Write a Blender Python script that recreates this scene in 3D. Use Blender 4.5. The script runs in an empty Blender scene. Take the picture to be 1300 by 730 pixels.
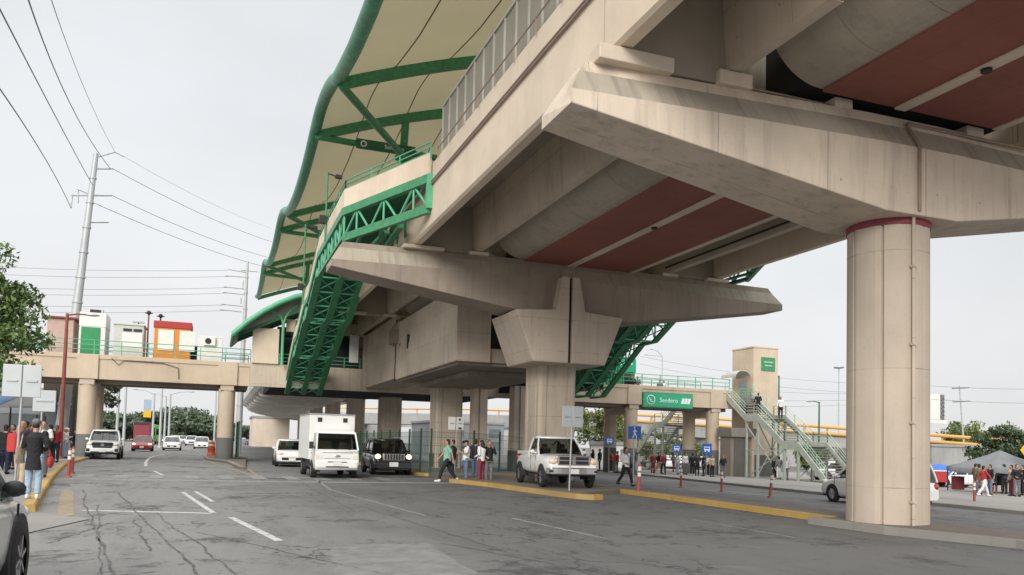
import bpy, bmesh, math, random
from mathutils import Vector, Matrix
random.seed(7)
R = math.radians
sc = bpy.context.scene
COL = sc.collection
# ------------------------------------------------------------------ camera
FPX, YAW, PITCH, ROLL, SHIFT, EYE = 1020.0, R(20.2), R(2.9), R(1.5), 0.1135, 1.55
cd = bpy.data.cameras.new('camera'); cam = bpy.data.objects.new('camera', cd); COL.objects.link(cam)
cd.sensor_width = 36; cd.lens = 36*FPX/1300; cd.shift_y = SHIFT; cd.clip_end = 3000; cd.clip_start = .05
CM = Matrix.Rotation(-YAW, 3, 'Z') @ Matrix.Rotation(math.pi/2+PITCH, 3, 'X') @ Matrix.Rotation(ROLL, 3, 'Z')
cam.matrix_world = Matrix.Translation((0, 0, EYE)) @ CM.to_4x4()
sc.camera = cam
# ------------------------------------------------------------------ overcast sky
SUN_EL, SUN_AZ = R(25), R(210)
w = bpy.data.worlds.new('World'); sc.world = w; w.use_nodes = True
nt = w.node_tree; nt.nodes.clear()
def N(t, **k):
    n = nt.nodes.new(t)
    for a, b in k.items(): setattr(n, a, b)
    return n
sky = N('ShaderNodeTexSky', sky_type='NISHITA', sun_disc=False, sun_elevation=SUN_EL, sun_rotation=SUN_AZ)
hs = N('ShaderNodeHueSaturation'); hs.inputs['Saturation'].default_value = .45
nt.links.new(sky.outputs[0], hs.inputs['Color'])
tc = N('ShaderNodeTexCoord'); sep = N('ShaderNodeSeparateXYZ'); nt.links.new(tc.outputs['Generated'], sep.inputs[0])
rmp = N('ShaderNodeValToRGB')                       # overcast dome: brighter overhead than at the horizon
for p, c in ((0.0, (7.0, 7.0, 7.1)), (0.12, (7.2, 7.25, 7.35)), (0.35, (6.9, 7.15, 7.35)), (0.60, (7.0, 7.25, 7.45)), (0.82, (17.0, 17.2, 17.5)), (1.0, (22, 22, 22.2))):
    if p in (0.0, 1.0): e = rmp.color_ramp.elements[0 if p == 0 else -1]
    else: e = rmp.color_ramp.elements.new(p)
    e.position = p; e.color = (*c, 1)
nt.links.new(sep.outputs[2], rmp.inputs[0])
nz = N('ShaderNodeTexNoise'); nz.inputs['Scale'].default_value = 1.7; nz.inputs['Detail'].default_value = 5; nz.inputs['Roughness'].default_value = .5
mp = N('ShaderNodeMapping'); mp.inputs['Scale'].default_value = (1, 1, 2.2); nt.links.new(tc.outputs['Generated'], mp.inputs[0]); nt.links.new(mp.outputs[0], nz.inputs['Vector'])
mr = N('ShaderNodeMapRange'); mr.inputs[1].default_value = .3; mr.inputs[2].default_value = .7; mr.inputs[3].default_value = .91; mr.inputs[4].default_value = 1.12
nt.links.new(nz.outputs[0], mr.inputs[0])
ml = N('ShaderNodeVectorMath', operation='SCALE'); nt.links.new(rmp.outputs[0], ml.inputs[0]); nt.links.new(mr.outputs[0], ml.inputs['Scale'])
mx = N('ShaderNodeMix', data_type='RGBA'); mx.inputs[0].default_value = .92
nt.links.new(hs.outputs[0], mx.inputs[6]); nt.links.new(ml.outputs[0], mx.inputs[7])
bg = N('ShaderNodeBackground'); bg.inputs[1].default_value = .1
nt.links.new(mx.outputs[2], bg.inputs[0]); wo = N('ShaderNodeOutputWorld'); nt.links.new(bg.outputs[0], wo.inputs[0])
sl = bpy.data.lights.new('sun', 'SUN'); sl.energy = 2.5; sl.angle = R(30); sl.color = (1, .955, .88)
so = bpy.data.objects.new('sun', sl); COL.objects.link(so); so.rotation_euler = Vector((math.sin(SUN_AZ)*math.cos(SUN_EL), math.cos(SUN_AZ)*math.cos(SUN_EL), math.sin(SUN_EL))).to_track_quat('Z', 'Y').to_euler()
sc.view_settings.view_transform = 'Standard'; sc.view_settings.look = 'None'; sc.view_settings.gamma = 1
sc.view_settings.use_curve_mapping = False; sc.view_settings.exposure = .20
sc.render.engine = 'CYCLES'
# ------------------------------------------------------------------ place finding
def gz(x): return -0.05*max(0.0, min(x, 22)-14)-0.015*max(0.0, min(x, 55)-22)
def ray(px, py): return CM @ Vector(((px-650)/FPX, (365-py+SHIFT*1300)/FPX, -1))
def atY(px, py, Y):
    d = ray(px, py); t = Y/d.y; return Vector((d.x*t, Y, EYE+d.z*t))
def atX(px, py, X):
    d = ray(px, py); t = X/d.x; return Vector((X, d.y*t, EYE+d.z*t))
def ground(px, py, dz=0):
    d = ray(px, py); t = 2.0
    while t < 400:
        x, y, z = d.x*t, d.y*t, EYE+d.z*t
        if z < gz(x)+dz: return Vector((x, y, gz(x)+dz))
        t += .02
    return Vector((x, y, z))
# ------------------------------------------------------------------ materials
MATS = {}
def shader(name):
    m = bpy.data.materials.new(name); m.use_nodes = True
    t = m.node_tree; b = t.nodes['Principled BSDF']
    return m, t, b
def link(t, a, b): t.links.new(a, b)
def plain(name, c, rough=.6, metal=0, var=.12, scale=3.0, emit=None, estr=0, bump=0, coat=0):
    m, t, b = shader(name)
    b.inputs['Roughness'].default_value = rough; b.inputs['Metallic'].default_value = metal
    if coat: b.inputs['Coat Weight'].default_value = coat
    tcn = t.nodes.new('ShaderNodeTexCoord'); n = t.nodes.new('ShaderNodeTexNoise')
    n.inputs['Scale'].default_value = scale; n.inputs['Detail'].default_value = 6; n.inputs['Roughness'].default_value = .65
    link(t, tcn.outputs['Object'], n.inputs['Vector'])
    r = t.nodes.new('ShaderNodeValToRGB')
    r.color_ramp.elements[0].position = .3; r.color_ramp.elements[1].position = .7
    r.color_ramp.elements[0].color = (*[x*(1-var) for x in c], 1); r.color_ramp.elements[1].color = (*[min(1, x*(1+var)) for x in c], 1)
    link(t, n.outputs[0], r.inputs[0]); link(t, r.outputs[0], b.inputs['Base Color'])
    if bump:
        bp = t.nodes.new('ShaderNodeBump'); bp.inputs['Strength'].default_value = bump; bp.inputs['Distance'].default_value = .02
        link(t, n.outputs[0], bp.inputs['Height']); link(t, bp.outputs[0], b.inputs['Normal'])
    if emit:
        b.inputs['Emission Color'].default_value = (*emit, 1); b.inputs['Emission Strength'].default_value = estr
    MATS[name] = m; return m
def concrete(name, c, stain=.35, streak=.35, dark=(.10, .085, .07), joints=None, fine=1.0, sheets=None):
    """cast concrete: cloudy mottling, rain streaks running down the faces, formwork marks, pores"""
    m, t, b = shader(name); b.inputs['Roughness'].default_value = .85
    g = t.nodes.new('ShaderNodeNewGeometry')
    def noise(scale, det, vec=None, sc3=None, rough=.6):
        n = t.nodes.new('ShaderNodeTexNoise'); n.inputs['Scale'].default_value = scale; n.inputs['Detail'].default_value = det; n.inputs['Roughness'].default_value = rough
        if sc3:
            mpn = t.nodes.new('ShaderNodeMapping'); mpn.inputs['Scale'].default_value = sc3
            link(t, g.outputs['Position'], mpn.inputs[0]); link(t, mpn.outputs[0], n.inputs['Vector'])
        else: link(t, g.outputs['Position'], n.inputs['Vector'])
        return n.outputs[0]
    def mrange(s, a, bb, lo, hi):
        q = t.nodes.new('ShaderNodeMapRange'); q.inputs[1].default_value = a; q.inputs[2].default_value = bb; q.inputs[3].default_value = lo; q.inputs[4].default_value = hi
        link(t, s, q.inputs[0]); return q.outputs[0]
    def mix(f, a, col, mode='MIX'):
        q = t.nodes.new('ShaderNodeMix'); q.data_type = 'RGBA'; q.blend_type = mode
        link(t, f, q.inputs[0]); 
        if isinstance(a, tuple): q.inputs[6].default_value = (*a, 1)
        else: link(t, a, q.inputs[6])
        q.inputs[7].default_value = (*col, 1); return q.outputs[2]
    c1 = mix(mrange(noise(.55, 8), .35, .7, 0, 1), tuple(x*1.06 for x in c), tuple(x*.86 for x in c))
    c2 = mix(mrange(noise(.18, 5), .48, .75, 0, stain), c1, dark)
    c3 = mix(mrange(noise(1.0, 6, sc3=(2.6*fine, 2.6*fine if fine == 1 else .25, .16), rough=.7), .5, .78, 0, streak), c2, dark)
    c4 = mix(mrange(noise(14, 3), .62, .8, 0, .22), c3, dark)
    if joints:                                           # formwork seams and tie holes, laid out on each face in metres
        def mth(op, a, bb=None, cc=None):
            q = t.nodes.new('ShaderNodeMath'); q.operation = op
            for i, v in enumerate((a, bb, cc)):
                if v is None: continue
                if isinstance(v, (int, float)): q.inputs[i].default_value = v
                else: link(t, v, q.inputs[i])
            return q.outputs[0]
        sp = t.nodes.new('ShaderNodeSeparateXYZ'); link(t, g.outputs['Position'], sp.inputs[0]); sn = t.nodes.new('ShaderNodeSeparateXYZ'); link(t, g.outputs['True Normal'], sn.inputs[0])
        ax_, ay_ = mth('ABSOLUTE', sn.outputs[0]), mth('ABSOLUTE', sn.outputs[1])
        u = mth('ADD', mth('MULTIPLY', sp.outputs[0], mth('GREATER_THAN', ay_, ax_)), mth('MULTIPLY', sp.outputs[1], mth('GREATER_THAN', ax_, ay_)))
        us, zs = joints
        du = mth('ABSOLUTE', mth('SUBTRACT', mth('FLOORED_MODULO', u, us), us/2)); dz_ = mth('ABSOLUTE', mth('SUBTRACT', mth('FLOORED_MODULO', mth('ADD', sp.outputs[2], .35), zs), zs/2))
        seam = mth('MAXIMUM', mth('LESS_THAN', du, .010), mth('LESS_THAN', dz_, .009))
        hu = mth('ABSOLUTE', mth('SUBTRACT', mth('FLOORED_MODULO', mth('ADD', u, .3), us/2), us/4)); hz = mth('ABSOLUTE', mth('SUBTRACT', mth('FLOORED_MODULO', mth('ADD', sp.outputs[2], .1), zs/2), zs/4))
        hole = mth('LESS_THAN', mth('ADD', mth('MULTIPLY', hu, hu), mth('MULTIPLY', hz, hz)), .0007)
        c4 = mix(mth('MULTIPLY', mth('MAXIMUM', seam, hole), mrange(noise(1.3, 4), .38, .62, .08, .6)), c4, dark)
    if sheets:                                           # soffit boarding: seams across and along the deck
        sp = t.nodes.new('ShaderNodeSeparateXYZ'); link(t, g.outputs['Position'], sp.inputs[0]); f_ = []
        for o_, per in ((1, sheets[0]), (0, sheets[1])):
            a_ = t.nodes.new('ShaderNodeMath'); a_.operation = 'FLOORED_MODULO'; link(t, sp.outputs[o_], a_.inputs[0]); a_.inputs[1].default_value = per
            l_ = t.nodes.new('ShaderNodeMath'); l_.operation = 'LESS_THAN'; link(t, a_.outputs[0], l_.inputs[0]); l_.inputs[1].default_value = .018; f_.append(l_)
        m_ = t.nodes.new('ShaderNodeMath'); m_.operation = 'MAXIMUM'; link(t, f_[0].outputs[0], m_.inputs[0]); link(t, f_[1].outputs[0], m_.inputs[1]); h_ = t.nodes.new('ShaderNodeMath'); h_.operation = 'MULTIPLY'; h_.inputs[1].default_value = .45; link(t, m_.outputs[0], h_.inputs[0])
        c4 = mix(h_.outputs[0], c4, dark)
    link(t, c4, b.inputs['Base Color'])
    bp = t.nodes.new('ShaderNodeBump'); bp.inputs['Strength'].default_value = .25; bp.inputs['Distance'].default_value = .02
    link(t, noise(6, 8), bp.inputs['Height']); link(t, bp.outputs[0], b.inputs['Normal'])
    MATS[name] = m; return m
concrete('concrete', (.56, .475, .385), .26, .34, joints=(2.44, 1.22))
concrete('concrete_clean', (.66, .56, .455), .08, .13)
concrete('concrete_shaded_cap', (.32, .265, .215), .3, .5, joints=(2.44, 4.0))  # farther caps: stained, with the shade under the deck darkened into the base colour
concrete('concrete_pillar', (.51, .43, .35), .12, .22, joints=(30, 2.44))
concrete('concrete_stained', (.42, .37, .30), .12, .7, (.15, .13, .11), fine=1.9)
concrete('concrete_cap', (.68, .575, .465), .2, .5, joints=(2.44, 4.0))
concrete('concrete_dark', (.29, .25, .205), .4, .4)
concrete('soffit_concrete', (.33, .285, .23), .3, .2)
concrete('pale_concrete', (.78, .76, .72), .12, .15)
concrete('grey_concrete', (.36, .36, .35), .35, .35, (.12, .12, .115))
concrete('base_paint', (.135, .135, .125), .3, .3, (.06, .06, .055))
concrete('red_soffit', (.29, .10, .075), .35, .25, (.10, .055, .05), sheets=(2.73, 1.17))
concrete('trough_concrete', (.44, .385, .315), .35, .35, sheets=(2.733, 60))
concrete('beige_paint', (.70, .585, .46), .10, .16, (.3, .23, .17))
concrete('bridge_paint', (.58, .475, .36), .14, .22, (.25, .19, .13))
concrete('paving', (.27, .255, .235), .45, 0, (.12, .11, .1))
concrete('brown_paving', (.17, .14, .115), .5, 0, (.07, .06, .05))
concrete('kerb_yellow', (.47, .30, .085), .75, .45, (.17, .145, .11))
concrete('kerb_grey', (.28, .265, .24), .5, .2, (.1, .09, .08))
P = plain
P('green_steel', (.05, .25, .112), .45, 0, .28, 5, bump=.1); P('green_tube', (.055, .24, .135), .42, 0, .32, 2.5, bump=.1); P('green_dark', (.016, .12, .055), .5, 0, .2, 2)
P('green_rail', (.10, .40, .23), .4); P('green_panel', (.02, .25, .085), .5); P('green_sign', (.025, .40, .21), .4, 0, .05)
P('green_pale', (.42, .55, .44), .5); P('stair_grey', (.42, .46, .40), .5, 0, .15, 1.5); P('stair_tread', (.2, .2, .18), .7)
P('membrane', (.60, .56, .45), .75, 0, .06, .6)
def translucent(k, f):
    t = MATS[k].node_tree; b = t.nodes['Principled BSDF']; o = [n for n in t.nodes if n.type == 'OUTPUT_MATERIAL'][0]
    tr = t.nodes.new('ShaderNodeBsdfTranslucent'); tr.inputs[0].default_value = (.66, .62, .49, 1); mx_ = t.nodes.new('ShaderNodeMixShader'); mx_.inputs[0].default_value = f
    link(t, b.outputs[0], mx_.inputs[1]); link(t, tr.outputs[0], mx_.inputs[2]); link(t, mx_.outputs[0], o.inputs[0])
translucent('membrane', .52); P('seam', (.16, .08, .05), .8); P('zinc', (.52, .51, .46), .45, .3, .15, 1.2)
P('panel_glass', (.27, .25, .20), .7, .0, .1, 1.0); P('steel', (.42, .43, .44), .4, .6, .1); P('pole_grey', (.45, .47, .48), .5, .2, .1, 1)
P('dark', (.02, .02, .02), .6); P('void', (.012, .012, .012), .9); P('black_plastic', (.025, .025, .027), .5); P('rubber', (.018, .018, .018), .85, 0, .2)
P('pipe', (.30, .22, .17), .5); P('rust', (.22, .10, .05), .8, 0, .4, 6); P('maroon', (.22, .035, .05), .6); P('lamp_red', (.25, .065, .05), .6, 0, .25, 2)
P('white_paint', (.80, .80, .78), .3, 0, .03, 1, coat=.5); P('silver_paint', (.52, .53, .52), .28, .15, .03, 1, coat=.6); P('black_paint', (.014, .014, .015), .2, 0, .1, 1, coat=.8)
P('red_paint', (.42, .025, .018), .3, 0, .05, 1, coat=.5); P('green_paint', (.10, .42, .05), .4); P('box_white', (.72, .72, .70), .45, 0, .05, 1); P('off_white', (.74, .735, .70), .5, 0, .06)
P('grey_booth', (.55, .55, .51), .55, 0, .08); P('orange', (.66, .24, .025), .5, 0, .1); P('red_roof', (.40, .03, .03), .5, 0, .1); P('pink_wall', (.50, .36, .31), .7)
P('chrome', (.65, .65, .66), .18, .9, .05); P('grille', (.03, .03, .032), .4, .3); P('rim', (.48, .48, .49), .3, .8, .05)
P('lens', (.75, .72, .66), .12, 0, .1, 8, coat=1); P('lens_amber', (.8, .6, .44), .2, 0, .1, 8); P('lamp_on', (1, .9, .65), .3, emit=(1, .82, .45), estr=2.2); P('lamp_soft', (1, .8, .6), .3, emit=(1, .68, .45), estr=.9)
P('plate', (.7, .7, .68), .5, 0, .05); P('sign_back', (.44, .47, .48), .45, .35, .08, 1.5); P('blue_sign', (.02, .12, .46), .4, 0, .05); P('white_mark', (.85, .85, .85), .5, 0, .02)
P('yellow_pipe', (.64, .36, .10), .45, 0, .08); P('yellow_sign', (.75, .42, .01), .4, 0, .03); P('bollard_red', (.36, .075, .05), .55, 0, .15); P('barrel', (.62, .10, .03), .5)
P('tarp_grey', (.17, .178, .185), .65, 0, .1, 2); P('tarp_blue', (.08, .16, .30), .6, 0, .25, 2); P('tarp_bright', (.04, .16, .55), .6); P('cloth_red', (.45, .04, .04), .8)
P('skin', (.42, .235, .155), .55, 0, .05); P('skin_dark', (.28, .15, .095), .55, 0, .05); P('hair', (.014, .011, .01), .6); P('hair_light', (.34, .2, .11), .6, 0, .3, 12)
P('c_black', (.016, .016, .018), .85, 0, .2, 8); P('c_white', (.72, .72, .72), .85, 0, .06, 8); P('c_mint', (.24, .45, .35), .85, 0, .1, 8); P('c_blue', (.03, .09, .42), .8, 0, .15, 8); P('c_red', (.40, .03, .04), .85, 0, .15, 8)
P('c_denim', (.13, .19, .30), .85, 0, .2, 10); P('c_ltdenim', (.32, .44, .56), .85, 0, .18, 8); P('c_navy', (.025, .03, .06), .85, 0, .2, 8); P('c_maroon', (.20, .035, .045), .85, 0, .15, 8)
P('c_grey', (.16, .16, .17), .85, 0, .15, 8); P('c_beige', (.50, .40, .28), .85, 0, .12, 8); P('c_olive', (.10, .13, .06), .85, 0, .2, 8); P('c_pink', (.5, .2, .2), .85, 0, .2, 8); P('shoe_white', (.7, .7, .68), .6)
P('bark', (.10, .075, .05), .9, 0, .3, 6); P('wire', (.10, .10, .11), .6); P('fence_green', (.012, .065, .035), .6, 0, .2); P('glass_far', (.17, .2, .22), .2, 0, .3, .6); P('far_grey', (.30, .31, .32), .8, 0, .2, .2); P('ac_grey', (.55, .55, .55), .5)
def clear_glass(name, tint):
    m = bpy.data.materials.new(name); m.use_nodes = True; t = m.node_tree; t.nodes.clear()
    o = t.nodes.new('ShaderNodeOutputMaterial'); a = t.nodes.new('ShaderNodeBsdfTransparent'); a.inputs[0].default_value = (*tint, 1); g = t.nodes.new('ShaderNodeBsdfGlossy'); g.inputs['Roughness'].default_value = .03
    f = t.nodes.new('ShaderNodeFresnel'); f.inputs[0].default_value = 1.55; x = t.nodes.new('ShaderNodeMath'); x.operation = 'MULTIPLY_ADD'; x.inputs[1].default_value = 1.2; x.inputs[2].default_value = .03; link(t, f.outputs[0], x.inputs[0])
    s = t.nodes.new('ShaderNodeMixShader'); link(t, x.outputs[0], s.inputs[0]); link(t, a.outputs[0], s.inputs[1]); link(t, g.outputs[0], s.inputs[2]); link(t, s.outputs[0], o.inputs[0]); MATS[name] = m
def glass(name, c, rough=.05):
    m, t, b = shader(name); b.inputs['Base Color'].default_value = (*c, 1); b.inputs['Roughness'].default_value = rough; b.inputs['Specular IOR Level'].default_value = .7; MATS[name] = m
clear_glass('car_glass', (.42, .46, .45)); glass('window_glass', (.03, .035, .036), .08)
def leafmat(name, c1, c2):
    m, t, b = shader(name); b.inputs['Roughness'].default_value = .6
    g = t.nodes.new('ShaderNodeNewGeometry'); n = t.nodes.new('ShaderNodeTexNoise'); n.inputs['Scale'].default_value = .55; n.inputs['Detail'].default_value = 3
    link(t, g.outputs['Position'], n.inputs['Vector']); r = t.nodes.new('ShaderNodeMix'); r.data_type = 'RGBA'
    ad = t.nodes.new('ShaderNodeMath'); ad.operation = 'MULTIPLY_ADD'; ad.inputs[1].default_value = .45; link(t, g.outputs['Random Per Island'], ad.inputs[0]); link(t, n.outputs[0], ad.inputs[2])
    q = t.nodes.new('ShaderNodeMapRange'); q.inputs[1].default_value = .4; q.inputs[2].default_value = 1.0; link(t, ad.outputs[0], q.inputs[0])
    link(t, q.outputs[0], r.inputs[0]); r.inputs[6].default_value = (*c1, 1); r.inputs[7].default_value = (*c2, 1)
    link(t, r.outputs[2], b.inputs['Base Color']); MATS[name] = m
P('asphalt_new', (.085, .084, .083), .85, 0, .4, 7, bump=.3); P('asphalt_pale', (.20, .195, .185), .85, 0, .3, 3, bump=.2)
leafmat('leaf', (.06, .115, .032), (.17, .25, .075)); leafmat('leaf_far', (.07, .105, .065), (.125, .165, .095)); leafmat('leaf_dark', (.018, .038, .018), (.055, .085, .03)); leafmat('leaf_olive', (.07, .10, .025), (.17, .21, .06))
def asphalt():
    m, t, b = shader('asphalt')
    g = t.nodes.new('ShaderNodeNewGeometry'); pos = g.outputs['Position']
    def noise(scale, det, sc3=None, rough=.6, dist=0):
        n = t.nodes.new('ShaderNodeTexNoise'); n.inputs['Scale'].default_value = scale; n.inputs['Detail'].default_value = det; n.inputs['Roughness'].default_value = rough; n.inputs['Distortion'].default_value = dist
        if sc3:
            q = t.nodes.new('ShaderNodeMapping'); q.inputs['Scale'].default_value = sc3; link(t, pos, q.inputs[0]); link(t, q.outputs[0], n.inputs['Vector'])
        else: link(t, pos, n.inputs['Vector'])
        return n.outputs[0]
    def mr_(s, a, bb, lo, hi):
        q = t.nodes.new('ShaderNodeMapRange'); q.inputs[1].default_value = a; q.inputs[2].default_value = bb; q.inputs[3].default_value = lo; q.inputs[4].default_value = hi; link(t, s, q.inputs[0]); return q.outputs[0]
    def mul(a, bb):
        q = t.nodes.new('ShaderNodeMath'); q.operation = 'MULTIPLY'; link(t, a, q.inputs[0]); link(t, bb, q.inputs[1]); return q.outputs[0]
    def mix(f, a, c):
        q = t.nodes.new('ShaderNodeMix'); q.data_type = 'RGBA'; link(t, f, q.inputs[0])
        if isinstance(a, tuple): q.inputs[6].default_value = (*a, 1)
        else: link(t, a, q.inputs[6])
        q.inputs[7].default_value = (*c, 1); return q.outputs[2]
    c = mix(mr_(noise(.12, 4), .35, .65, 0, 1), (.165, .160, .152), (.118, .116, .112))
    sx = t.nodes.new('ShaderNodeSeparateXYZ'); link(t, pos, sx.inputs[0])
    ad = t.nodes.new('ShaderNodeMath'); ad.operation = 'MULTIPLY_ADD'; ad.inputs[1].default_value = 5; link(t, noise(.3, 5), ad.inputs[0]); link(t, sx.outputs[0], ad.inputs[2])
    c = mix(mr_(ad.outputs[0], 2.5, 6.5, .95, 0), c, (.245, .238, .226))                       # older pale lane at left
    c = mix(mr_(noise(1, 6, (1.3, .22, 1), .7), .5, .72, 0, .55), c, (.072, .071, .07))       # wear along the lanes
    c = mix(mr_(noise(.36, 12, None, .84, .4), .545, .575, 0, .8), c, (.045, .045, .046))            # ragged dark patches
    c = mix(mr_(noise(.5, 3), .62, .75, 0, .5), c, (.23, .222, .21))
    c = mix(mr_(noise(2.6, 10, None, .85), .56, .66, 0, .55), c, (.06, .06, .06))               # gritty broken surface
    c = mix(mr_(noise(28, 5, None, .9), .45, .75, 0, .6), c, (.075, .075, .073))
    c = mix(mr_(noise(17, 4, None, .9), .58, .75, 0, .5), c, (.30, .29, .275))
    # alligator cracking, only where a broad mask allows it
    vo = t.nodes.new('ShaderNodeTexVoronoi'); vo.feature = 'DISTANCE_TO_EDGE'; vo.inputs['Scale'].default_value = 1.5
    add = t.nodes.new('ShaderNodeVectorMath'); n3 = t.nodes.new('ShaderNodeTexNoise'); n3.inputs['Scale'].default_value = 2.2; n3.inputs['Detail'].default_value = 5
    link(t, pos, n3.inputs['Vector']); link(t, pos, add.inputs[0])
    sc_ = t.nodes.new('ShaderNodeVectorMath'); sc_.operation = 'SCALE'; sc_.inputs['Scale'].default_value = .9; link(t, n3.outputs['Color'], sc_.inputs[0]); link(t, sc_.outputs[0], add.inputs[1])
    mpv = t.nodes.new('ShaderNodeMapping'); mpv.inputs['Scale'].default_value = (.9, .5, 1); link(t, add.outputs[0], mpv.inputs[0]); link(t, mpv.outputs[0], vo.inputs['Vector'])
    crack = mul(mr_(vo.outputs['Distance'], .010, .034, 1, 0), mr_(noise(.25, 5), .50, .57, 0, .85))
    c = mix(crack, c, (.03, .03, .03))
    link(t, c, b.inputs['Base Color']); b.inputs['Roughness'].default_value = .78
    bp = t.nodes.new('ShaderNodeBump'); bp.inputs['Strength'].default_value = .35; bp.inputs['Distance'].default_value = .012
    link(t, noise(45, 4, None, .8), bp.inputs['Height']); link(t, bp.outputs[0], b.inputs['Normal']); MATS['asphalt'] = m
asphalt()
def worn(name, c, keep):
    """road paint worn through to the asphalt"""
    m, t, b = shader(name); g = t.nodes.new('ShaderNodeNewGeometry'); n = t.nodes.new('ShaderNodeTexNoise'); n.inputs['Scale'].default_value = 5; n.inputs['Detail'].default_value = 8; n.inputs['Roughness'].default_value = .8
    link(t, g.outputs['Position'], n.inputs['Vector']); r = t.nodes.new('ShaderNodeValToRGB'); r.color_ramp.elements[0].position = keep-.07; r.color_ramp.elements[1].position = keep+.07
    r.color_ramp.elements[0].color = (*c, 1); r.color_ramp.elements[1].color = (.18, .176, .168, 1)
    link(t, n.outputs[0], r.inputs[0]); link(t, r.outputs[0], b.inputs['Base Color']); b.inputs['Roughness'].default_value = .75; MATS[name] = m
worn('paint_white', (.58, .57, .54), .56); worn('paint_faded', (.33, .325, .31), .50); worn('paint_yellow', (.36, .27, .15), .52); worn('tar', (.06, .06, .06), .53)
for k_ in [k for k in MATS if k.startswith('c_')]:            # creased cloth
    t = MATS[k_].node_tree; b = t.nodes['Principled BSDF']; n = t.nodes.new('ShaderNodeTexNoise'); n.inputs['Scale'].default_value = 7; n.inputs['Detail'].default_value = 3; n.inputs['Distortion'].default_value = 1.5
    tcn = t.nodes.new('ShaderNodeTexCoord'); link(t, tcn.outputs['Object'], n.inputs['Vector']); bp = t.nodes.new('ShaderNodeBump'); bp.inputs['Strength'].default_value = .9; bp.inputs['Distance'].default_value = .05; link(t, n.outputs[0], bp.inputs['Height']); link(t, bp.outputs[0], b.inputs['Normal'])
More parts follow.
